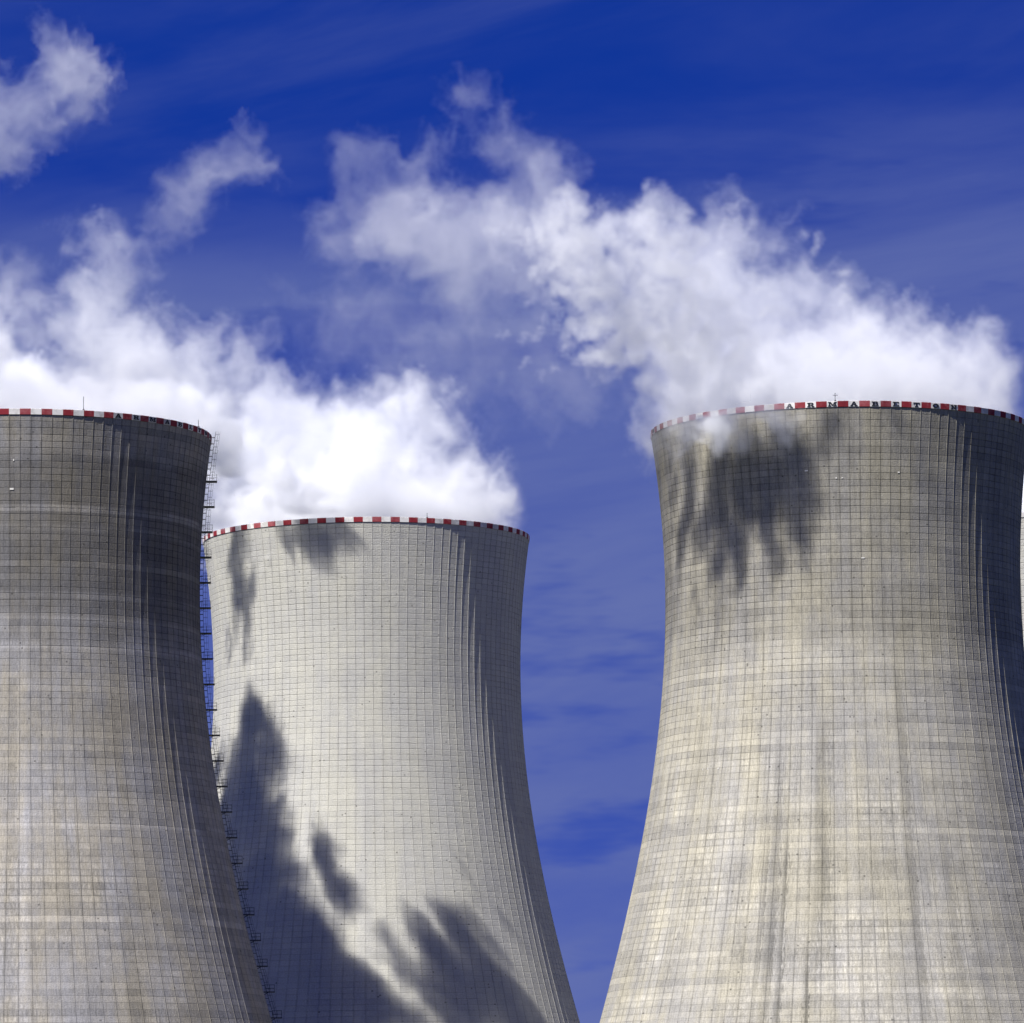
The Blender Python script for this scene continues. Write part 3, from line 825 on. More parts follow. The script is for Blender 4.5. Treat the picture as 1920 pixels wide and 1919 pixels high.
RIGHT_SHADOW_CLUMPS = [  # added steam strung along the sun's rays to shadow the lettered tower
    (37.6, 782.3, 128.8, 3.0, 0.115), (35.3, 779.6, 133.3, 3.0, 0.115), (32.9, 776.8, 137.8, 3.0, 0.115), (30.6, 774.1, 142.3, 3.0, 0.115),
    (28.2, 771.3, 146.8, 3.0, 0.115), (34.5, 776.7, 134.3, 2.6, 0.115), (32.2, 773.9, 138.8, 2.6, 0.115), (29.8, 771.2, 143.3, 2.6, 0.115),
    (27.5, 768.4, 147.8, 2.6, 0.115), (25.1, 765.7, 152.3, 2.6, 0.115), (34.2, 783.6, 127.7, 3.5, 0.115), (31.8, 780.9, 132.2, 3.5, 0.115),
    (29.5, 778.2, 136.7, 3.5, 0.115), (27.1, 775.4, 141.2, 3.5, 0.115), (24.8, 772.7, 145.7, 3.5, 0.115), (29.1, 783.4, 131.3, 4.0, 0.115),
    (26.8, 780.7, 135.8, 4.0, 0.115), (24.4, 778.0, 140.3, 4.0, 0.115), (22.1, 775.2, 144.8, 4.0, 0.115), (19.7, 772.5, 149.3, 4.0, 0.115),
    (24.1, 785.7, 132.8, 3.5, 0.115), (21.8, 782.9, 137.3, 3.5, 0.115), (19.4, 780.2, 141.8, 3.5, 0.115), (17.1, 777.5, 146.3, 3.5, 0.115),
    (14.7, 774.7, 150.8, 3.5, 0.115), (34.5, 777.1, 129.3, 2.4, 0.115), (32.2, 774.4, 133.8, 2.4, 0.115), (29.8, 771.6, 138.3, 2.4, 0.115),
    (27.5, 768.9, 142.8, 2.4, 0.115), (25.1, 766.2, 147.3, 2.4, 0.115), (33.2, 774.7, 129.0, 1.8, 0.115), (30.9, 772.0, 133.5, 1.8, 0.115),
    (28.5, 769.2, 138.0, 1.8, 0.115), (26.2, 766.5, 142.5, 1.8, 0.115), (23.8, 763.8, 147.0, 1.8, 0.115), (30.1, 770.9, 132.4, 1.2, 0.115),
    (27.7, 768.1, 136.9, 1.2, 0.115), (25.4, 765.4, 141.4, 1.2, 0.115), (23.0, 762.7, 145.9, 1.2, 0.115), (20.7, 759.9, 150.4, 1.2, 0.115),
    (30.1, 774.5, 133.8, 2.2, 0.115), (27.8, 771.8, 138.3, 2.2, 0.115), (25.4, 769.0, 142.8, 2.2, 0.115), (23.1, 766.3, 147.3, 2.2, 0.115),
    (20.7, 763.6, 151.8, 2.2, 0.115), (26.2, 780.7, 131.0, 3.5, 0.115), (23.8, 778.0, 135.5, 3.5, 0.115), (21.5, 775.2, 140.0, 3.5, 0.115),
    (19.1, 772.5, 144.5, 3.5, 0.115), (16.8, 769.7, 149.0, 3.5, 0.115), (19.5, 781.3, 134.7, 3.8, 0.115), (17.2, 778.5, 139.2, 3.8, 0.115),
    (14.8, 775.8, 143.7, 3.8, 0.115), (12.5, 773.0, 148.2, 3.8, 0.115), (10.1, 770.3, 152.7, 3.8, 0.115), (20.6, 779.5, 130.4, 2.5, 0.115),
    (18.2, 776.8, 134.9, 2.5, 0.115), (15.9, 774.0, 139.4, 2.5, 0.115), (13.5, 771.3, 143.9, 2.5, 0.115), (11.2, 768.5, 148.4, 2.5, 0.115),
    (17.2, 773.4, 135.5, 2.0, 0.115), (14.9, 770.7, 140.0, 2.0, 0.115), (12.5, 767.9, 144.5, 2.0, 0.115), (10.2, 765.2, 149.0, 2.0, 0.115),
    (7.8, 762.4, 153.5, 2.0, 0.115), (16.0, 779.6, 132.2, 2.8, 0.115), (13.7, 776.8, 136.7, 2.8, 0.115), (11.3, 774.1, 141.2, 2.8, 0.115),
    (9.0, 771.4, 145.7, 2.8, 0.115), (6.6, 768.6, 150.2, 2.8, 0.115), (16.8, 789.8, 132.5, 2.8, 0.115), (14.4, 787.1, 137.0, 2.8, 0.115),
    (12.1, 784.3, 141.5, 2.8, 0.115), (9.7, 781.6, 146.0, 2.8, 0.115), (7.4, 778.9, 150.5, 2.8, 0.115), (13.4, 789.1, 133.2, 2.2, 0.115),
    (11.1, 786.4, 137.7, 2.2, 0.115), (8.7, 783.6, 142.2, 2.2, 0.115), (6.4, 780.9, 146.7, 2.2, 0.115), (4.0, 778.1, 151.2, 2.2, 0.115),
    (14.1, 779.4, 131.0, 2.2, 0.115), (12.0, 777.0, 135.0, 2.2, 0.115), (12.5, 774.7, 131.0, 1.4, 0.115), (10.4, 772.3, 135.0, 1.4, 0.115),
    (9.4, 772.9, 131.0, 0.9, 0.115), (7.3, 770.5, 135.0, 0.9, 0.115), (9.7, 780.6, 132.6, 1.4, 0.115), (7.3, 777.9, 137.1, 1.4, 0.115),
    (5.0, 775.1, 141.6, 1.4, 0.115), (2.6, 772.4, 146.1, 1.4, 0.115), (0.3, 769.6, 150.6, 1.4, 0.115), (7.9, 786.2, 135.7, 1.4, 0.115),
    (5.5, 783.5, 140.2, 1.4, 0.115), (3.2, 780.8, 144.7, 1.4, 0.115), (0.8, 778.0, 149.2, 1.4, 0.115), (-1.5, 775.3, 153.7, 1.4, 0.115),
    (15.2, 793.4, 136.4, 1.8, 0.115), (12.9, 790.7, 140.9, 1.8, 0.115), (10.5, 787.9, 145.4, 1.8, 0.115), (8.2, 785.2, 149.9, 1.8, 0.115),
    (5.8, 782.4, 154.4, 1.8, 0.115), (2.7, 783.4, 131.0, 0.9, 0.115), (0.6, 780.9, 135.0, 0.9, 0.115), (18.7, 791.2, 133.1, 2.0, 0.115),
    (16.3, 788.5, 137.6, 2.0, 0.115), (14.0, 785.8, 142.1, 2.0, 0.115), (11.6, 783.0, 146.6, 2.0, 0.115), (9.3, 780.3, 151.1, 2.0, 0.115),
    (29.4, 778.7, 131.7, 2.5, 0.115), (27.0, 775.9, 136.2, 2.5, 0.115), (24.7, 773.2, 140.7, 2.5, 0.115), (22.3, 770.5, 145.2, 2.5, 0.115),
    (20.0, 767.7, 149.7, 2.5, 0.115), (56.3, 782.1, 129.6, 1.4, 0.115), (54.0, 779.3, 134.1, 1.4, 0.115), (51.6, 776.6, 138.6, 1.4, 0.115),
    (49.3, 773.9, 143.1, 1.4, 0.115), (46.9, 771.1, 147.6, 1.4, 0.115), (54.6, 780.1, 130.5, 0.9, 0.115), (52.2, 777.3, 135.0, 0.9, 0.115),
    (49.9, 774.6, 139.5, 0.9, 0.115), (47.5, 771.8, 144.0, 0.9, 0.115), (45.2, 769.1, 148.5, 0.9, 0.115), (44.0, 780.1, 132.0, 1.6, 0.115),
    (41.6, 777.4, 136.5, 1.6, 0.115), (39.3, 774.7, 141.0, 1.6, 0.115), (36.9, 771.9, 145.5, 1.6, 0.115), (34.6, 769.2, 150.0, 1.6, 0.115),
    (46.0, 780.7, 131.8, 1.4, 0.115), (43.6, 778.0, 136.3, 1.4, 0.115), (41.3, 775.3, 140.8, 1.4, 0.115), (38.9, 772.5, 145.3, 1.4, 0.115),
    (36.6, 769.8, 149.8, 1.4, 0.115), (26.9, 774.9, 131.9, 1.4, 0.115), (24.5, 772.2, 136.4, 1.4, 0.115), (22.2, 769.4, 140.9, 1.4, 0.115),
    (19.8, 766.7, 145.4, 1.4, 0.115), (17.5, 764.0, 149.9, 1.4, 0.115), (15.3, 784.5, 132.0, 2.2, 0.115), (12.9, 781.7, 136.5, 2.2, 0.115),
    (10.6, 779.0, 141.0, 2.2, 0.115), (8.2, 776.2, 145.5, 2.2, 0.115), (5.9, 773.5, 150.0, 2.2, 0.115), (31.3, 774.1, 133.0, 2.2, 0.115),
    (28.9, 771.3, 137.5, 2.2, 0.115), (26.6, 768.6, 142.0, 2.2, 0.115), (24.2, 765.9, 146.5, 2.2, 0.115), (21.9, 763.1, 151.0, 2.2, 0.115),
    (31.7, 773.7, 129.3, 1.6, 0.115), (29.4, 770.9, 133.8, 1.6, 0.115), (27.0, 768.2, 138.3, 1.6, 0.115), (24.7, 765.5, 142.8, 1.6, 0.115),
    (22.3, 762.7, 147.3, 1.6, 0.115), (30.6, 771.6, 129.9, 1.0, 0.115), (28.2, 768.9, 134.4, 1.0, 0.115), (25.9, 766.1, 138.9, 1.0, 0.115),
    (23.5, 763.4, 143.4, 1.0, 0.115), (21.2, 760.7, 147.9, 1.0, 0.115), (20.6, 777.0, 134.2, 2.6, 0.115), (18.3, 774.3, 138.7, 2.6, 0.115),
    (15.9, 771.6, 143.2, 2.6, 0.115), (13.6, 768.8, 147.7, 2.6, 0.115), (11.2, 766.1, 152.2, 2.6, 0.115), (19.0, 774.7, 133.7, 1.8, 0.115),
    (16.7, 771.9, 138.2, 1.8, 0.115), (14.3, 769.2, 142.7, 1.8, 0.115), (12.0, 766.5, 147.2, 1.8, 0.115), (9.6, 763.7, 151.7, 1.8, 0.115),
    (17.1, 774.9, 130.9, 1.6, 0.115), (14.7, 772.2, 135.4, 1.6, 0.115), (12.4, 769.4, 139.9, 1.6, 0.115), (10.0, 766.7, 144.4, 1.6, 0.115),
    (7.7, 763.9, 148.9, 1.6, 0.115), (14.7, 776.4, 131.0, 2.0, 0.115), (12.6, 774.0, 135.0, 2.0, 0.115), (11.2, 774.1, 131.0, 1.3, 0.115),
    (9.1, 771.7, 135.0, 1.3, 0.115), (7.6, 771.7, 131.0, 0.8, 0.115), (5.5, 769.2, 135.0, 0.8, 0.115), (5.1, 786.6, 131.0, 1.0, 0.115),
    (3.0, 784.2, 135.0, 1.0, 0.115), (1.9, 784.4, 131.0, 0.8, 0.115), (-0.1, 781.9, 135.0, 0.8, 0.115), (31.6, 777.0, 134.6, 3.0, 0.115),
    (29.2, 774.3, 139.1, 3.0, 0.115), (26.9, 771.5, 143.6, 3.0, 0.115), (24.5, 768.8, 148.1, 3.0, 0.115), (22.2, 766.0, 152.6, 2.9, 0.115),
    (37.8, 780.2, 130.6, 2.4, 0.115), (35.5, 777.4, 135.1, 2.4, 0.115), (33.1, 774.7, 139.6, 2.4, 0.115), (30.8, 772.0, 144.1, 2.4, 0.115),
    (28.4, 769.2, 148.6, 2.4, 0.115), (35.4, 775.7, 131.5, 1.4, 0.115), (33.0, 773.0, 136.0, 1.4, 0.115), (30.7, 770.3, 140.5, 1.4, 0.115),
    (28.3, 767.5, 145.0, 1.4, 0.115), (26.0, 764.8, 149.5, 1.4, 0.115), (22.5, 795.1, 128.3, 2.4, 0.115), (20.1, 792.4, 132.8, 2.4, 0.115),
    (17.8, 789.6, 137.3, 2.4, 0.115), (15.4, 786.9, 141.8, 2.4, 0.115), (13.1, 784.1, 146.3, 2.4, 0.115), (15.0, 795.3, 133.7, 1.6, 0.115),
    (12.7, 792.6, 138.2, 1.6, 0.115), (10.3, 789.9, 142.7, 1.6, 0.115), (8.0, 787.1, 147.2, 1.6, 0.115), (5.6, 784.4, 151.7, 1.6, 0.115),
    (40.9, 779.9, 132.0, 1.6, 0.115), (38.5, 777.2, 136.5, 1.6, 0.115), (36.2, 774.5, 141.0, 1.6, 0.115), (33.8, 771.7, 145.5, 1.6, 0.115),
    (31.5, 769.0, 150.0, 1.6, 0.115), (42.3, 779.6, 134.1, 1.4, 0.115), (39.9, 776.9, 138.6, 1.4, 0.115), (37.6, 774.1, 143.1, 1.4, 0.115),
    (35.2, 771.4, 147.6, 1.4, 0.115), (32.9, 768.6, 152.1, 1.4, 0.115), (23.8, 775.4, 133.4, 1.4, 0.115), (21.4, 772.7, 137.9, 1.4, 0.115),
    (19.1, 769.9, 142.4, 1.4, 0.115), (16.7, 767.2, 146.9, 1.4, 0.115), (14.4, 764.5, 151.4, 1.4, 0.115), (18.1, 798.9, 132.2, 1.6, 0.115),
    (15.8, 796.1, 136.7, 1.6, 0.115), (13.4, 793.4, 141.2, 1.6, 0.115), (11.1, 790.6, 145.7, 1.6, 0.115), (8.7, 787.9, 150.2, 1.6, 0.115),
    (16.4, 799.5, 132.3, 1.4, 0.115), (14.1, 796.7, 136.8, 1.4, 0.115), (11.7, 794.0, 141.3, 1.4, 0.115), (9.4, 791.2, 145.8, 1.4, 0.115),
    (7.0, 788.5, 150.3, 1.4, 0.115), (12.1, 792.6, 134.4, 1.6, 0.115), (9.8, 789.9, 138.9, 1.6, 0.115), (7.4, 787.1, 143.4, 1.6, 0.115),
    (5.1, 784.4, 147.9, 1.6, 0.115), (2.7, 781.7, 152.4, 1.6, 0.115), (12.1, 789.4, 131.7, 1.6, 0.115), (9.8, 786.6, 136.2, 1.6, 0.115),
    (7.4, 783.9, 140.7, 1.6, 0.115), (5.1, 781.1, 145.2, 1.6, 0.115), (2.7, 778.4, 149.7, 1.6, 0.115), (7.5, 786.7, 131.7, 1.0, 0.115),
    (5.2, 783.9, 136.2, 1.0, 0.115), (2.8, 781.2, 140.7, 1.0, 0.115), (0.5, 778.4, 145.2, 1.0, 0.115), (-1.9, 775.7, 149.7, 1.0, 0.115),
    (9.3, 777.9, 132.2, 1.2, 0.115), (6.9, 775.2, 136.7, 1.2, 0.115), (4.6, 772.4, 141.2, 1.2, 0.115), (2.2, 769.7, 145.7, 1.2, 0.115),
    (-0.1, 767.0, 150.2, 1.2, 0.115), (17.0, 784.0, 133.6, 2.4, 0.115), (14.6, 781.3, 138.1, 2.4, 0.115), (12.3, 778.5, 142.6, 2.4, 0.115),
    (9.9, 775.8, 147.1, 2.4, 0.115), (7.6, 773.1, 151.6, 2.4, 0.115), (35.9, 776.0, 133.9, 1.4, 0.115), (33.6, 773.3, 138.4, 1.4, 0.115),
    (31.2, 770.6, 142.9, 1.4, 0.115), (28.9, 767.8, 147.4, 1.4, 0.115), (26.5, 765.1, 151.9, 1.4, 0.115), (31.2, 771.0, 135.9, 1.2, 0.115),
    (28.9, 768.2, 140.4, 1.2, 0.115), (26.5, 765.5, 144.9, 1.2, 0.115), (24.2, 762.7, 149.4, 1.2, 0.115), (21.8, 760.0, 153.9, 1.2, 0.115),
]
make_steam('steam_plume', RIGHT_PLUME, RIGHT_SHADOW_CLUMPS, vox=0.55, seed=11, rot=math.radians(38), mouth=46.0, upwind=86.0, label='white steam blowing left off the tower with black capital letters on its sunlit rim')

MIDDLE_PLUME = [
    (-6.1, 958.0, 134.8, 3.8, 0.120), (-6.1, 956.1, 135.8, 3.2, 0.120), (-6.7, 959.9, 135.3, 3.2, 0.120), (-6.1, 958.0, 130.7, 2.9, 0.120),
    (-11.1, 958.0, 139.5, 5.9, 0.120), (-10.9, 955.1, 141.6, 5.0, 0.120), (-10.1, 960.9, 139.0, 5.0, 0.120), (-16.1, 958.0, 144.2, 6.8, 0.120),
    (-15.1, 954.6, 144.7, 5.8, 0.120), (-16.6, 961.4, 143.9, 5.8, 0.120), (-19.1, 958.0, 151.4, 5.0, 0.096), (-20.2, 955.5, 154.2, 4.2, 0.096),
    (-18.9, 960.5, 152.5, 4.2, 0.096), (-26.3, 958.0, 142.8, 8.2, 0.132), (-28.6, 953.9, 141.1, 6.9, 0.132), (-26.5, 962.1, 142.6, 6.9, 0.132),
    (-34.5, 958.0, 142.9, 8.2, 0.132), (-32.7, 953.9, 141.3, 6.9, 0.132), (-33.3, 962.1, 145.4, 6.9, 0.132), (-42.6, 958.0, 144.0, 8.2, 0.120),
    (-44.4, 953.9, 145.5, 6.9, 0.120), (-44.5, 962.1, 144.6, 6.9, 0.120), (-49.7, 958.0, 145.1, 7.7, 0.120), (-48.9, 954.2, 147.8, 6.5, 0.120),
    (-50.9, 961.8, 145.4, 6.5, 0.120), (-46.6, 958.0, 151.8, 4.5, 0.072), (-45.4, 955.7, 150.7, 3.8, 0.072), (-46.6, 960.3, 151.0, 3.8, 0.072),
    (-36.5, 958.0, 147.0, 4.5, 0.108), (-37.2, 955.7, 147.7, 3.8, 0.108), (-35.6, 960.3, 149.4, 3.8, 0.108), (-51.8, 957.6, 138.9, 7.2, 0.120),
    (-49.2, 954.0, 140.8, 6.2, 0.120), (-52.0, 961.2, 138.5, 6.2, 0.120), (-53.8, 957.2, 133.2, 4.1, 0.120), (-53.6, 955.2, 131.4, 3.5, 0.120),
    (-52.0, 959.2, 132.7, 3.5, 0.120), (-54.7, 957.0, 158.9, 6.3, 0.064), (-56.3, 953.8, 158.4, 5.4, 0.064), (-53.2, 960.2, 160.5, 5.4, 0.064),
    (-62.7, 955.4, 159.2, 7.7, 0.069), (-63.4, 951.6, 160.0, 6.5, 0.069), (-62.8, 959.2, 157.8, 6.5, 0.069), (-72.8, 953.4, 159.0, 8.1, 0.069),
    (-72.3, 949.3, 159.1, 6.9, 0.069), (-75.8, 957.5, 160.9, 6.9, 0.069), (-78.2, 952.3, 169.2, 6.8, 0.060), (-80.9, 948.9, 169.5, 5.7, 0.060),
    (-80.0, 955.7, 168.1, 5.7, 0.060), (-76.7, 952.6, 178.5, 5.0, 0.046), (-77.6, 950.1, 179.2, 4.2, 0.046), (-78.3, 955.1, 178.3, 4.2, 0.046),
    (-81.7, 951.6, 182.0, 3.6, 0.032), (-80.3, 949.8, 181.5, 3.1, 0.032), (-81.8, 953.4, 182.5, 3.1, 0.032), (-71.2, 953.7, 182.3, 3.2, 0.028),
    (-71.7, 952.1, 182.6, 2.7, 0.028), (-71.7, 955.3, 182.7, 2.7, 0.028), (-85.2, 950.9, 173.7, 4.0, 0.041), (-85.2, 948.9, 172.9, 3.4, 0.041),
    (-83.8, 952.9, 173.6, 3.4, 0.041), (-90.7, 949.8, 166.8, 4.9, 0.041), (-91.0, 947.3, 165.9, 4.2, 0.041), (-91.3, 952.3, 166.8, 4.2, 0.041),
    (-94.6, 949.0, 158.6, 5.4, 0.064), (-94.4, 946.3, 159.8, 4.6, 0.064), (-96.4, 951.7, 158.2, 4.6, 0.064), (-65.8, 954.8, 152.5, 6.8, 0.064),
    (-63.7, 951.4, 152.8, 5.8, 0.064), (-65.0, 958.2, 154.7, 5.8, 0.064), (-81.7, 951.6, 152.7, 7.6, 0.064), (-81.1, 947.8, 153.4, 6.5, 0.064),
    (-81.8, 955.4, 155.4, 6.5, 0.064), (-92.7, 949.4, 151.4, 6.3, 0.083), (-91.0, 946.3, 150.5, 5.3, 0.083), (-91.8, 952.5, 150.0, 5.3, 0.083),
    (-48.1, 958.0, 163.6, 3.2, 0.024), (-47.2, 956.4, 164.1, 2.7, 0.024), (-48.2, 959.6, 163.4, 2.7, 0.024), (-102.6, 947.4, 162.5, 6.3, 0.055),
    (-105.4, 944.3, 163.4, 5.3, 0.055), (-102.7, 950.5, 162.1, 5.3, 0.055), (-96.7, 948.6, 171.8, 4.9, 0.032), (-95.8, 946.1, 171.2, 4.2, 0.032),
    (-97.4, 951.1, 171.1, 4.2, 0.032), (-41.5, 958.0, 152.2, 3.2, 0.030), (-42.6, 956.4, 153.7, 2.7, 0.030), (-41.7, 959.6, 152.0, 2.7, 0.030),
    (-27.3, 958.0, 152.0, 3.6, 0.060), (-26.5, 956.2, 149.8, 3.1, 0.060), (-27.3, 959.8, 152.1, 3.1, 0.060), (-13.0, 958.0, 154.0, 2.3, 0.018),
    (-27.5, 947.6, 126.0, 8.5, 0.160), (-27.5, 936.6, 126.7, 8.5, 0.160), (-18.0, 942.2, 125.5, 8.5, 0.160), (-18.0, 953.2, 126.5, 8.5, 0.160),
    (-27.6, 958.6, 126.9, 8.5, 0.160), (-37.1, 953.1, 125.4, 8.5, 0.160), (-37.0, 942.1, 125.8, 8.5, 0.160), (-19.4, 965.9, 126.4, 8.5, 0.160),
    (-29.6, 967.5, 126.5, 8.5, 0.160), (-39.3, 963.8, 126.1, 8.5, 0.160), (-45.8, 955.8, 126.6, 8.5, 0.160), (-47.4, 945.6, 126.6, 8.5, 0.160),
    (-43.7, 935.9, 125.8, 8.5, 0.160), (-35.7, 929.4, 126.4, 8.5, 0.160), (-25.5, 927.8, 125.8, 8.5, 0.160), (-15.8, 931.4, 125.4, 8.5, 0.160),
    (-9.3, 939.5, 125.2, 8.5, 0.160), (-7.6, 949.7, 126.9, 8.5, 0.160), (-11.3, 959.4, 126.4, 8.5, 0.160),
]
MIDDLE_SHADOW_CLUMPS = [  # added puffs placed sunward to shadow the top of the pale tower
    (-58.2, 921.6, 131.2, 2.6, 0.250), (-60.8, 918.6, 136.2, 2.5, 0.250), (-56.1, 921.0, 126.1, 2.9, 0.250), (-58.7, 918.0, 131.1, 2.9, 0.250),
    (-58.9, 916.8, 127.7, 2.5, 0.250), (-61.5, 913.7, 132.7, 2.5, 0.250), (-61.5, 913.5, 128.8, 1.6, 0.250), (-64.1, 910.4, 133.8, 1.6, 0.250),
    (-61.7, 919.2, 128.0, 1.9, 0.250), (-64.3, 916.2, 133.0, 1.9, 0.250), (-65.5, 918.9, 129.0, 1.4, 0.250), (-68.1, 915.8, 134.0, 1.4, 0.250),
    (-53.7, 923.5, 128.5, 2.9, 0.250), (-56.3, 920.4, 133.5, 2.9, 0.250), (-38.7, 915.5, 127.3, 4.0, 0.250), (-41.3, 912.4, 132.3, 3.9, 0.250),
    (-32.5, 916.0, 124.8, 3.5, 0.250), (-35.1, 912.9, 129.8, 3.5, 0.250), (-43.2, 917.9, 126.8, 2.4, 0.250), (-45.8, 914.8, 131.8, 2.4, 0.250),
    (-39.6, 911.9, 130.8, 2.4, 0.250), (-42.2, 908.8, 135.8, 2.4, 0.250), (-59.4, 918.7, 129.4, 2.5, 0.250), (-62.0, 915.7, 134.4, 2.5, 0.250),
    (-57.1, 916.9, 130.3, 2.2, 0.250), (-59.7, 913.8, 135.3, 2.2, 0.250), (-59.7, 915.2, 127.4, 1.9, 0.250), (-62.3, 912.2, 132.4, 1.9, 0.250),
    (-61.1, 920.9, 128.0, 1.6, 0.250), (-63.7, 917.8, 133.0, 1.6, 0.250), (-65.5, 920.0, 127.0, 1.3, 0.250), (-68.1, 917.0, 132.0, 1.3, 0.250),
    (-53.4, 924.6, 128.9, 3.5, 0.250), (-56.0, 921.5, 133.9, 3.5, 0.250),
]
make_steam('steam_plume', MIDDLE_PLUME, MIDDLE_SHADOW_CLUMPS, vox=0.6, seed=23, rot=math.radians(45), mouth=-44.0, upwind=4.5, label='brightest dense white steam over the pale tower standing between the other two')

LEFT_PLUME = [
    (-79.5, 815.8, 126.5, 7.0, 0.070), (-79.4, 804.8, 126.7, 7.0, 0.070), (-69.9, 810.3, 127.3, 7.0, 0.070), (-69.9, 821.3, 126.0, 7.0, 0.070),
    (-79.5, 826.8, 126.8, 7.0, 0.070), (-89.0, 821.3, 125.7, 7.0, 0.070), (-89.0, 810.3, 127.0, 7.0, 0.070), (-71.3, 834.1, 126.2, 7.0, 0.070),
    (-81.5, 835.7, 126.4, 7.0, 0.070), (-91.2, 832.0, 126.5, 7.0, 0.070), (-97.7, 824.0, 127.3, 7.0, 0.070), (-99.3, 813.7, 126.4, 7.0, 0.070),
    (-95.6, 804.1, 126.2, 7.0, 0.070), (-87.6, 797.5, 125.8, 7.0, 0.070), (-77.4, 795.9, 126.6, 7.0, 0.070), (-67.7, 799.6, 126.0, 7.0, 0.070),
    (-61.2, 807.6, 126.2, 7.0, 0.070), (-59.6, 817.9, 126.4, 7.0, 0.070), (-63.3, 827.5, 126.8, 7.0, 0.070), (-70.0, 815.0, 132.8, 3.1, 0.050),
    (-70.6, 813.5, 133.1, 2.6, 0.050), (-68.7, 816.5, 131.8, 2.6, 0.050), (-79.5, 815.0, 132.9, 3.9, 0.080), (-78.3, 813.1, 134.4, 3.3, 0.080),
    (-80.2, 816.9, 133.3, 3.3, 0.080), (-88.2, 815.0, 137.4, 6.9, 0.120), (-90.8, 811.5, 137.7, 5.9, 0.120), (-89.0, 818.5, 137.6, 5.9, 0.120),
    (-98.7, 815.0, 142.8, 8.5, 0.120), (-100.9, 810.8, 141.2, 7.2, 0.120), (-99.9, 819.2, 141.3, 7.2, 0.120), (-109.1, 815.0, 148.2, 8.5, 0.100),
    (-110.7, 810.8, 147.6, 7.2, 0.100), (-111.8, 819.2, 147.7, 7.2, 0.100), (-94.3, 815.0, 132.2, 6.9, 0.140), (-93.7, 811.5, 128.8, 5.9, 0.140),
    (-94.2, 818.5, 130.9, 5.9, 0.140), (-104.7, 815.0, 135.8, 7.7, 0.140), (-107.1, 811.1, 133.5, 6.6, 0.140), (-106.6, 818.9, 134.4, 6.6, 0.140),
]
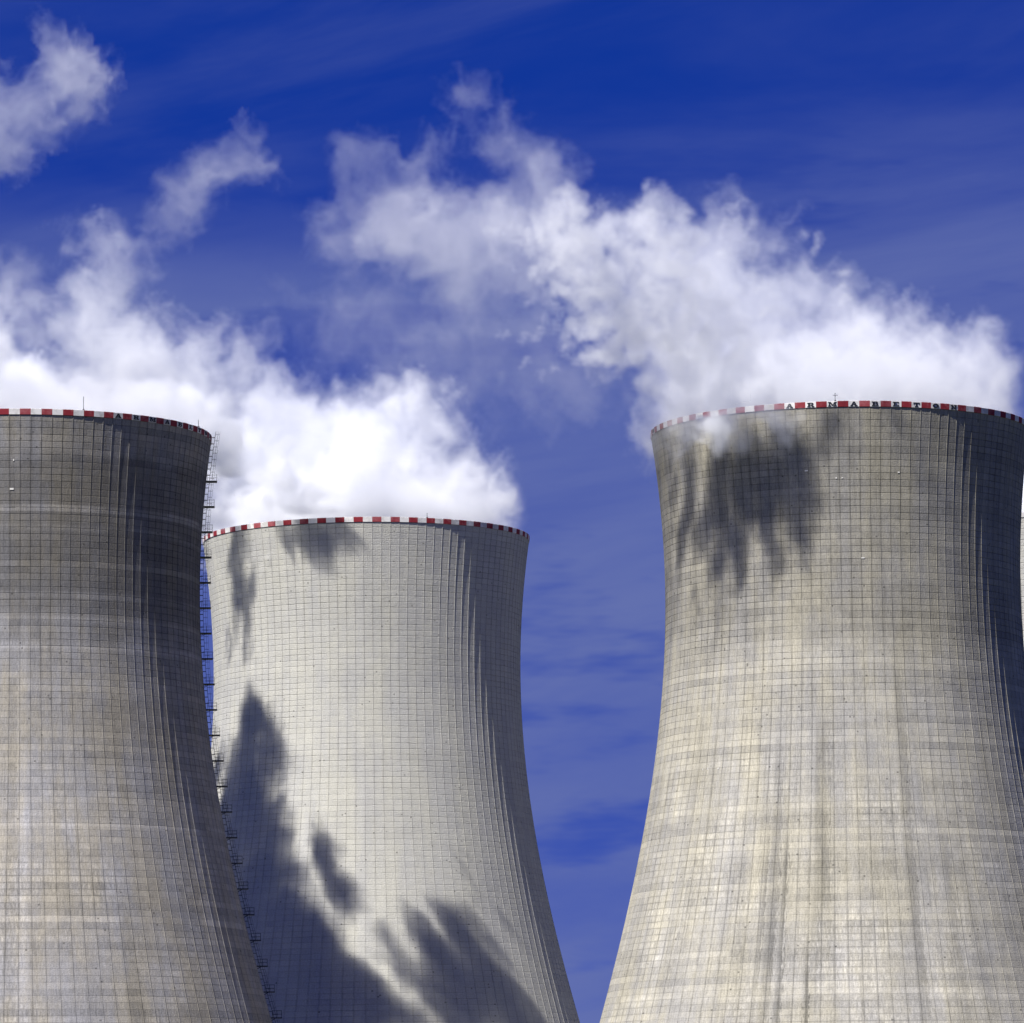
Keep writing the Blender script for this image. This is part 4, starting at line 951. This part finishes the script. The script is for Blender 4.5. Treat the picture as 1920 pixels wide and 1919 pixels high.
LEFT_SHADOW_CLUMPS = [  # added dense steam behind this tower, shaped to shadow the pale tower
    (-68.1, 904.7, 130.9, 2.7, 0.220), (-70.7, 901.7, 135.9, 2.7, 0.220), (-67.2, 903.3, 127.6, 3.6, 0.220), (-69.8, 900.2, 132.6, 3.6, 0.220),
    (-73.5, 897.7, 132.3, 6.0, 0.220), (-76.1, 894.7, 137.3, 6.0, 0.220), (-76.6, 896.5, 128.5, 7.5, 0.220), (-79.2, 893.4, 133.5, 7.4, 0.220),
    (-70.2, 893.1, 131.5, 3.3, 0.220), (-72.8, 890.0, 136.5, 3.3, 0.220), (-81.2, 886.1, 132.4, 9.2, 0.220), (-83.8, 883.0, 137.4, 9.1, 0.220),
    (-85.3, 883.3, 127.7, 10.3, 0.220), (-87.9, 880.2, 132.7, 10.3, 0.220), (-78.9, 878.2, 132.3, 4.4, 0.220), (-81.5, 875.2, 137.3, 4.4, 0.220),
    (-86.0, 871.5, 134.6, 8.7, 0.220), (-88.6, 868.5, 139.6, 8.7, 0.220), (-82.4, 867.5, 129.4, 8.7, 0.220), (-85.0, 864.4, 134.4, 8.6, 0.220),
    (-91.3, 866.2, 131.4, 13.0, 0.220), (-93.9, 863.1, 136.4, 12.9, 0.220), (-80.0, 860.1, 130.0, 5.0, 0.220), (-82.6, 857.0, 135.0, 5.0, 0.220),
    (-84.6, 858.1, 130.5, 11.4, 0.220), (-87.2, 855.0, 135.5, 11.4, 0.220), (-78.7, 855.3, 130.0, 7.8, 0.220), (-81.3, 852.2, 135.0, 7.8, 0.220),
    (-75.1, 852.9, 129.3, 6.4, 0.220), (-77.7, 849.8, 134.3, 6.4, 0.220), (-89.8, 851.6, 131.8, 12.8, 0.220), (-92.4, 848.6, 136.8, 12.7, 0.220),
    (-81.9, 848.8, 132.1, 8.5, 0.220), (-84.5, 845.7, 137.1, 8.5, 0.220), (-72.7, 849.6, 130.4, 2.7, 0.220), (-75.3, 846.6, 135.4, 2.7, 0.220),
    (-70.3, 874.7, 133.4, 3.4, 0.220), (-72.9, 871.6, 138.4, 3.4, 0.220), (-70.0, 870.8, 132.6, 3.3, 0.220), (-72.6, 867.8, 137.6, 3.3, 0.220),
    (-70.2, 867.1, 131.8, 2.4, 0.220), (-72.8, 864.1, 136.8, 2.4, 0.220), (-69.6, 871.5, 129.0, 2.9, 0.220), (-72.2, 868.5, 134.0, 2.9, 0.220),
    (-72.7, 872.0, 134.2, 2.5, 0.220), (-75.3, 868.9, 139.2, 2.5, 0.220), (-69.8, 868.8, 133.1, 2.7, 0.220), (-72.4, 865.7, 138.1, 2.7, 0.220),
    (-63.7, 864.3, 126.2, 2.7, 0.220), (-66.3, 861.3, 131.2, 2.6, 0.220), (-58.8, 865.5, 128.2, 3.3, 0.220), (-61.4, 862.4, 133.2, 3.3, 0.220),
    (-53.2, 867.9, 129.5, 3.8, 0.220), (-55.8, 864.9, 134.5, 3.8, 0.220), (-52.6, 865.5, 132.3, 4.2, 0.220), (-55.2, 862.4, 137.3, 4.2, 0.220),
    (-60.2, 859.4, 133.0, 4.4, 0.220), (-62.8, 856.3, 138.0, 4.4, 0.220), (-65.3, 859.1, 129.9, 2.9, 0.220), (-67.9, 856.1, 134.9, 2.9, 0.220),
    (-56.4, 859.5, 131.0, 5.5, 0.220), (-59.0, 856.5, 136.0, 5.5, 0.220), (-52.1, 862.3, 131.9, 4.4, 0.220), (-54.7, 859.3, 136.9, 4.4, 0.220),
    (-49.2, 863.6, 127.9, 5.0, 0.220), (-51.8, 860.5, 132.9, 5.0, 0.220), (-63.5, 854.6, 131.7, 4.4, 0.220), (-66.1, 851.6, 136.7, 4.4, 0.220),
    (-47.6, 864.2, 129.9, 4.4, 0.220), (-50.2, 861.1, 134.9, 4.4, 0.220), (-60.6, 853.3, 130.9, 4.9, 0.220), (-63.2, 850.2, 135.9, 4.9, 0.220),
    (-65.1, 856.7, 130.4, 2.2, 0.220), (-67.8, 853.7, 135.4, 2.2, 0.220), (-66.6, 862.9, 128.1, 1.4, 0.220), (-69.2, 859.8, 133.1, 1.4, 0.220),
    (-67.4, 860.3, 128.5, 1.5, 0.220), (-70.0, 857.2, 133.5, 1.5, 0.220), (-61.1, 864.7, 130.6, 1.3, 0.220), (-63.7, 861.7, 135.6, 1.3, 0.220),
    (-54.6, 868.1, 130.8, 1.6, 0.220), (-57.2, 865.1, 135.8, 1.6, 0.220), (-51.0, 869.6, 130.0, 1.8, 0.220), (-53.6, 866.5, 135.0, 1.8, 0.220),
    (-49.2, 869.4, 132.6, 1.8, 0.220), (-51.8, 866.4, 137.6, 1.8, 0.220), (-78.2, 870.5, 129.8, 2.6, 0.220), (-80.8, 867.5, 134.8, 2.6, 0.220),
    (-77.7, 866.2, 128.1, 2.6, 0.220), (-80.3, 863.2, 133.1, 2.6, 0.220), (-76.5, 862.3, 129.8, 2.3, 0.220), (-79.1, 859.3, 134.8, 2.3, 0.220),
    (-69.7, 886.6, 130.1, 1.8, 0.220), (-72.3, 883.6, 135.1, 1.8, 0.220), (-67.1, 892.2, 130.2, 1.8, 0.220), (-69.7, 889.2, 135.2, 1.8, 0.220),
    (-78.7, 901.6, 132.8, 1.8, 0.220), (-81.3, 898.5, 137.8, 1.8, 0.220), (-82.1, 899.3, 131.5, 2.1, 0.220), (-84.7, 896.3, 136.5, 2.1, 0.220),
    (-74.4, 853.4, 132.6, 2.6, 0.220), (-77.0, 850.4, 137.6, 2.6, 0.220), (-68.8, 878.3, 131.7, 1.1, 0.220), (-71.4, 875.2, 136.7, 1.1, 0.220),
    (-70.4, 865.7, 130.2, 1.0, 0.220), (-73.0, 862.6, 135.2, 1.0, 0.220), (-48.8, 868.4, 132.6, 2.0, 0.220), (-51.4, 865.4, 137.6, 2.0, 0.220),
    (-44.4, 881.1, 130.0, 0.9, 0.220), (-47.0, 878.0, 135.0, 0.9, 0.220), (-45.6, 878.2, 131.0, 1.0, 0.220), (-48.2, 875.1, 136.0, 1.0, 0.220),
    (-44.9, 877.4, 128.5, 0.9, 0.220), (-47.5, 874.4, 133.5, 0.9, 0.220), (-43.8, 875.2, 130.7, 1.1, 0.220), (-46.4, 872.2, 135.7, 1.1, 0.220),
    (-69.3, 896.3, 129.9, 3.6, 0.220), (-71.9, 893.2, 134.9, 3.6, 0.220), (-71.4, 890.9, 131.3, 3.6, 0.220), (-74.0, 887.9, 136.3, 3.6, 0.220),
    (-74.9, 885.0, 134.1, 3.2, 0.220), (-77.5, 882.0, 139.1, 3.2, 0.220), (-77.2, 878.9, 135.3, 2.9, 0.220), (-79.8, 875.9, 140.3, 2.9, 0.220),
    (-77.9, 873.2, 132.6, 3.2, 0.220), (-80.5, 870.2, 137.6, 3.2, 0.220), (-67.7, 901.7, 130.5, 2.7, 0.220), (-70.3, 898.7, 135.5, 2.7, 0.220),
    (-68.2, 904.6, 132.2, 1.8, 0.220), (-70.9, 901.5, 137.2, 1.8, 0.220), (-72.3, 850.5, 131.0, 3.3, 0.220), (-74.9, 847.5, 136.0, 3.3, 0.220),
    (-67.4, 851.3, 129.3, 2.8, 0.220), (-70.0, 848.2, 134.3, 2.8, 0.220), (-73.2, 853.0, 130.4, 2.6, 0.220), (-75.8, 849.9, 135.4, 2.5, 0.220),
    (-71.2, 852.8, 130.0, 1.7, 0.220), (-73.8, 849.7, 135.0, 1.7, 0.220), (-72.1, 851.9, 129.3, 2.2, 0.220), (-74.7, 848.8, 134.3, 2.2, 0.220),
    (-71.1, 849.6, 133.3, 2.4, 0.220), (-73.7, 846.5, 138.3, 2.4, 0.220), (-68.5, 855.0, 129.4, 1.5, 0.220), (-71.1, 852.0, 134.4, 1.5, 0.220),
    (-84.2, 895.2, 129.5, 6.0, 0.220), (-86.8, 892.1, 134.5, 5.9, 0.220), (-81.3, 905.0, 131.9, 3.3, 0.220), (-83.9, 902.0, 136.9, 3.3, 0.220),
    (-66.3, 900.2, 129.1, 2.4, 0.220), (-68.9, 897.1, 134.1, 2.4, 0.220),
]
make_steam('steam_plume', LEFT_PLUME, LEFT_SHADOW_CLUMPS, vox=0.6, seed=37, mouth=-90.0, label='thin white steam low over the dark streaked tower with the caged ladder')

REAR_PLUME = [
    (105.4, 949.0, 125.9, 8.0, 0.250), (105.4, 938.0, 126.1, 8.0, 0.250), (115.0, 943.5, 126.7, 8.0, 0.250), (114.9, 954.5, 126.7, 8.0, 0.250),
    (105.4, 960.0, 126.7, 8.0, 0.250), (95.8, 954.5, 126.3, 8.0, 0.250), (95.9, 943.5, 126.0, 8.0, 0.250), (113.6, 967.3, 127.0, 8.0, 0.250),
    (103.3, 968.9, 125.8, 8.0, 0.250), (93.7, 965.2, 126.4, 8.0, 0.250), (87.1, 957.2, 125.8, 8.0, 0.250), (85.5, 946.9, 126.3, 8.0, 0.250),
    (89.2, 937.3, 126.4, 8.0, 0.250), (97.2, 930.7, 127.1, 8.0, 0.250), (107.5, 929.1, 125.1, 8.0, 0.250), (117.1, 932.8, 127.2, 8.0, 0.250),
    (123.7, 940.8, 126.1, 8.0, 0.250), (125.3, 951.1, 126.7, 8.0, 0.250), (121.6, 960.7, 126.9, 8.0, 0.250), (86.4, 943.0, 129.0, 6.0, 0.200),
    (95.4, 943.0, 129.0, 6.0, 0.200), (104.4, 943.0, 129.0, 6.0, 0.200), (113.4, 943.0, 129.0, 6.0, 0.200), (122.4, 943.0, 129.0, 6.0, 0.200),
]
REAR_PLUME_CLUMPS = [
]
make_steam('steam_plume', REAR_PLUME, REAR_PLUME_CLUMPS, vox=0.8, seed=41, label='sliver of bright white steam at the picture edge behind the tower with black letters')

HIGH_WISP = [
    (-92.2, 1010.0, 234.4, 3.5, 0.043), (-92.8, 1009.0, 234.4, 3.0, 0.043), (-91.8, 1011.0, 234.4, 3.0, 0.043), (-87.9, 1010.0, 231.1, 4.3, 0.050),
    (-88.6, 1008.7, 231.3, 3.7, 0.050), (-87.7, 1011.3, 229.8, 3.7, 0.050), (-85.2, 1010.0, 225.0, 4.1, 0.050), (-83.7, 1008.8, 225.2, 3.5, 0.050),
    (-87.6, 1011.2, 224.3, 3.5, 0.050), (-92.2, 1010.0, 227.8, 5.0, 0.036), (-90.0, 1008.5, 229.4, 4.2, 0.036), (-91.8, 1011.5, 226.2, 4.2, 0.036),
    (-97.6, 1010.0, 222.3, 5.6, 0.036), (-97.9, 1008.3, 223.6, 4.7, 0.036), (-97.0, 1011.7, 222.0, 4.7, 0.036), (-101.9, 1010.0, 218.0, 6.2, 0.036),
    (-103.0, 1008.1, 219.0, 5.3, 0.036), (-102.2, 1011.9, 218.4, 5.3, 0.036), (-103.0, 1010.0, 224.6, 3.7, 0.029), (-102.5, 1008.9, 225.9, 3.2, 0.029),
    (-102.8, 1011.1, 224.8, 3.2, 0.029), (-86.8, 1010.0, 220.6, 2.7, 0.036), (-106.2, 1010.0, 213.6, 6.2, 0.029), (-108.9, 1008.1, 215.0, 5.3, 0.029),
    (-104.8, 1011.9, 213.6, 5.3, 0.029), (-94.9, 1010.0, 236.7, 2.2, 0.036), (-103.6, 1010.0, 232.4, 2.2, 0.029),
]
HIGH_WISP_CLUMPS = [
]
make_steam('steam_wisp', HIGH_WISP, HIGH_WISP_CLUMPS, vox=0.5, seed=53, warp=(2.2, 1.2), label='detached curl of steam shaped like a hook in the top left of the sky')

LOW_WISP = [
    (-66.2, 1010.0, 204.4, 4.5, 0.032), (-68.7, 1008.7, 203.9, 3.8, 0.032), (-66.1, 1011.3, 206.3, 3.8, 0.032), (-65.2, 1010.0, 199.9, 4.5, 0.029),
    (-64.5, 1008.7, 200.7, 3.8, 0.029), (-64.2, 1011.3, 201.2, 3.8, 0.029), (-62.5, 1010.0, 207.6, 4.5, 0.032), (-63.7, 1008.7, 206.9, 3.8, 0.032),
    (-63.7, 1011.3, 207.4, 3.8, 0.032), (-58.1, 1010.0, 210.3, 4.5, 0.032), (-58.5, 1008.7, 210.4, 3.8, 0.032), (-59.2, 1011.3, 210.4, 3.8, 0.032),
    (-53.8, 1010.0, 211.0, 4.0, 0.032), (-54.6, 1008.8, 212.7, 3.4, 0.032), (-54.3, 1011.2, 213.1, 3.4, 0.032), (-49.8, 1010.0, 208.8, 3.2, 0.029),
    (-48.5, 1009.0, 208.0, 2.7, 0.029), (-49.0, 1011.0, 209.2, 2.7, 0.029), (-65.7, 1010.0, 195.6, 3.2, 0.025), (-66.9, 1009.0, 196.0, 2.7, 0.025),
    (-65.8, 1011.0, 195.8, 2.7, 0.025), (-49.0, 1010.0, 203.1, 1.2, 0.022), (-57.6, 1010.0, 205.4, 2.5, 0.022),
]
LOW_WISP_CLUMPS = [
]
make_steam('steam_wisp', LOW_WISP, LOW_WISP_CLUMPS, vox=0.5, seed=61, warp=(2.2, 1.2), label='small torn scrap of steam alone in the blue above the big left cloud')
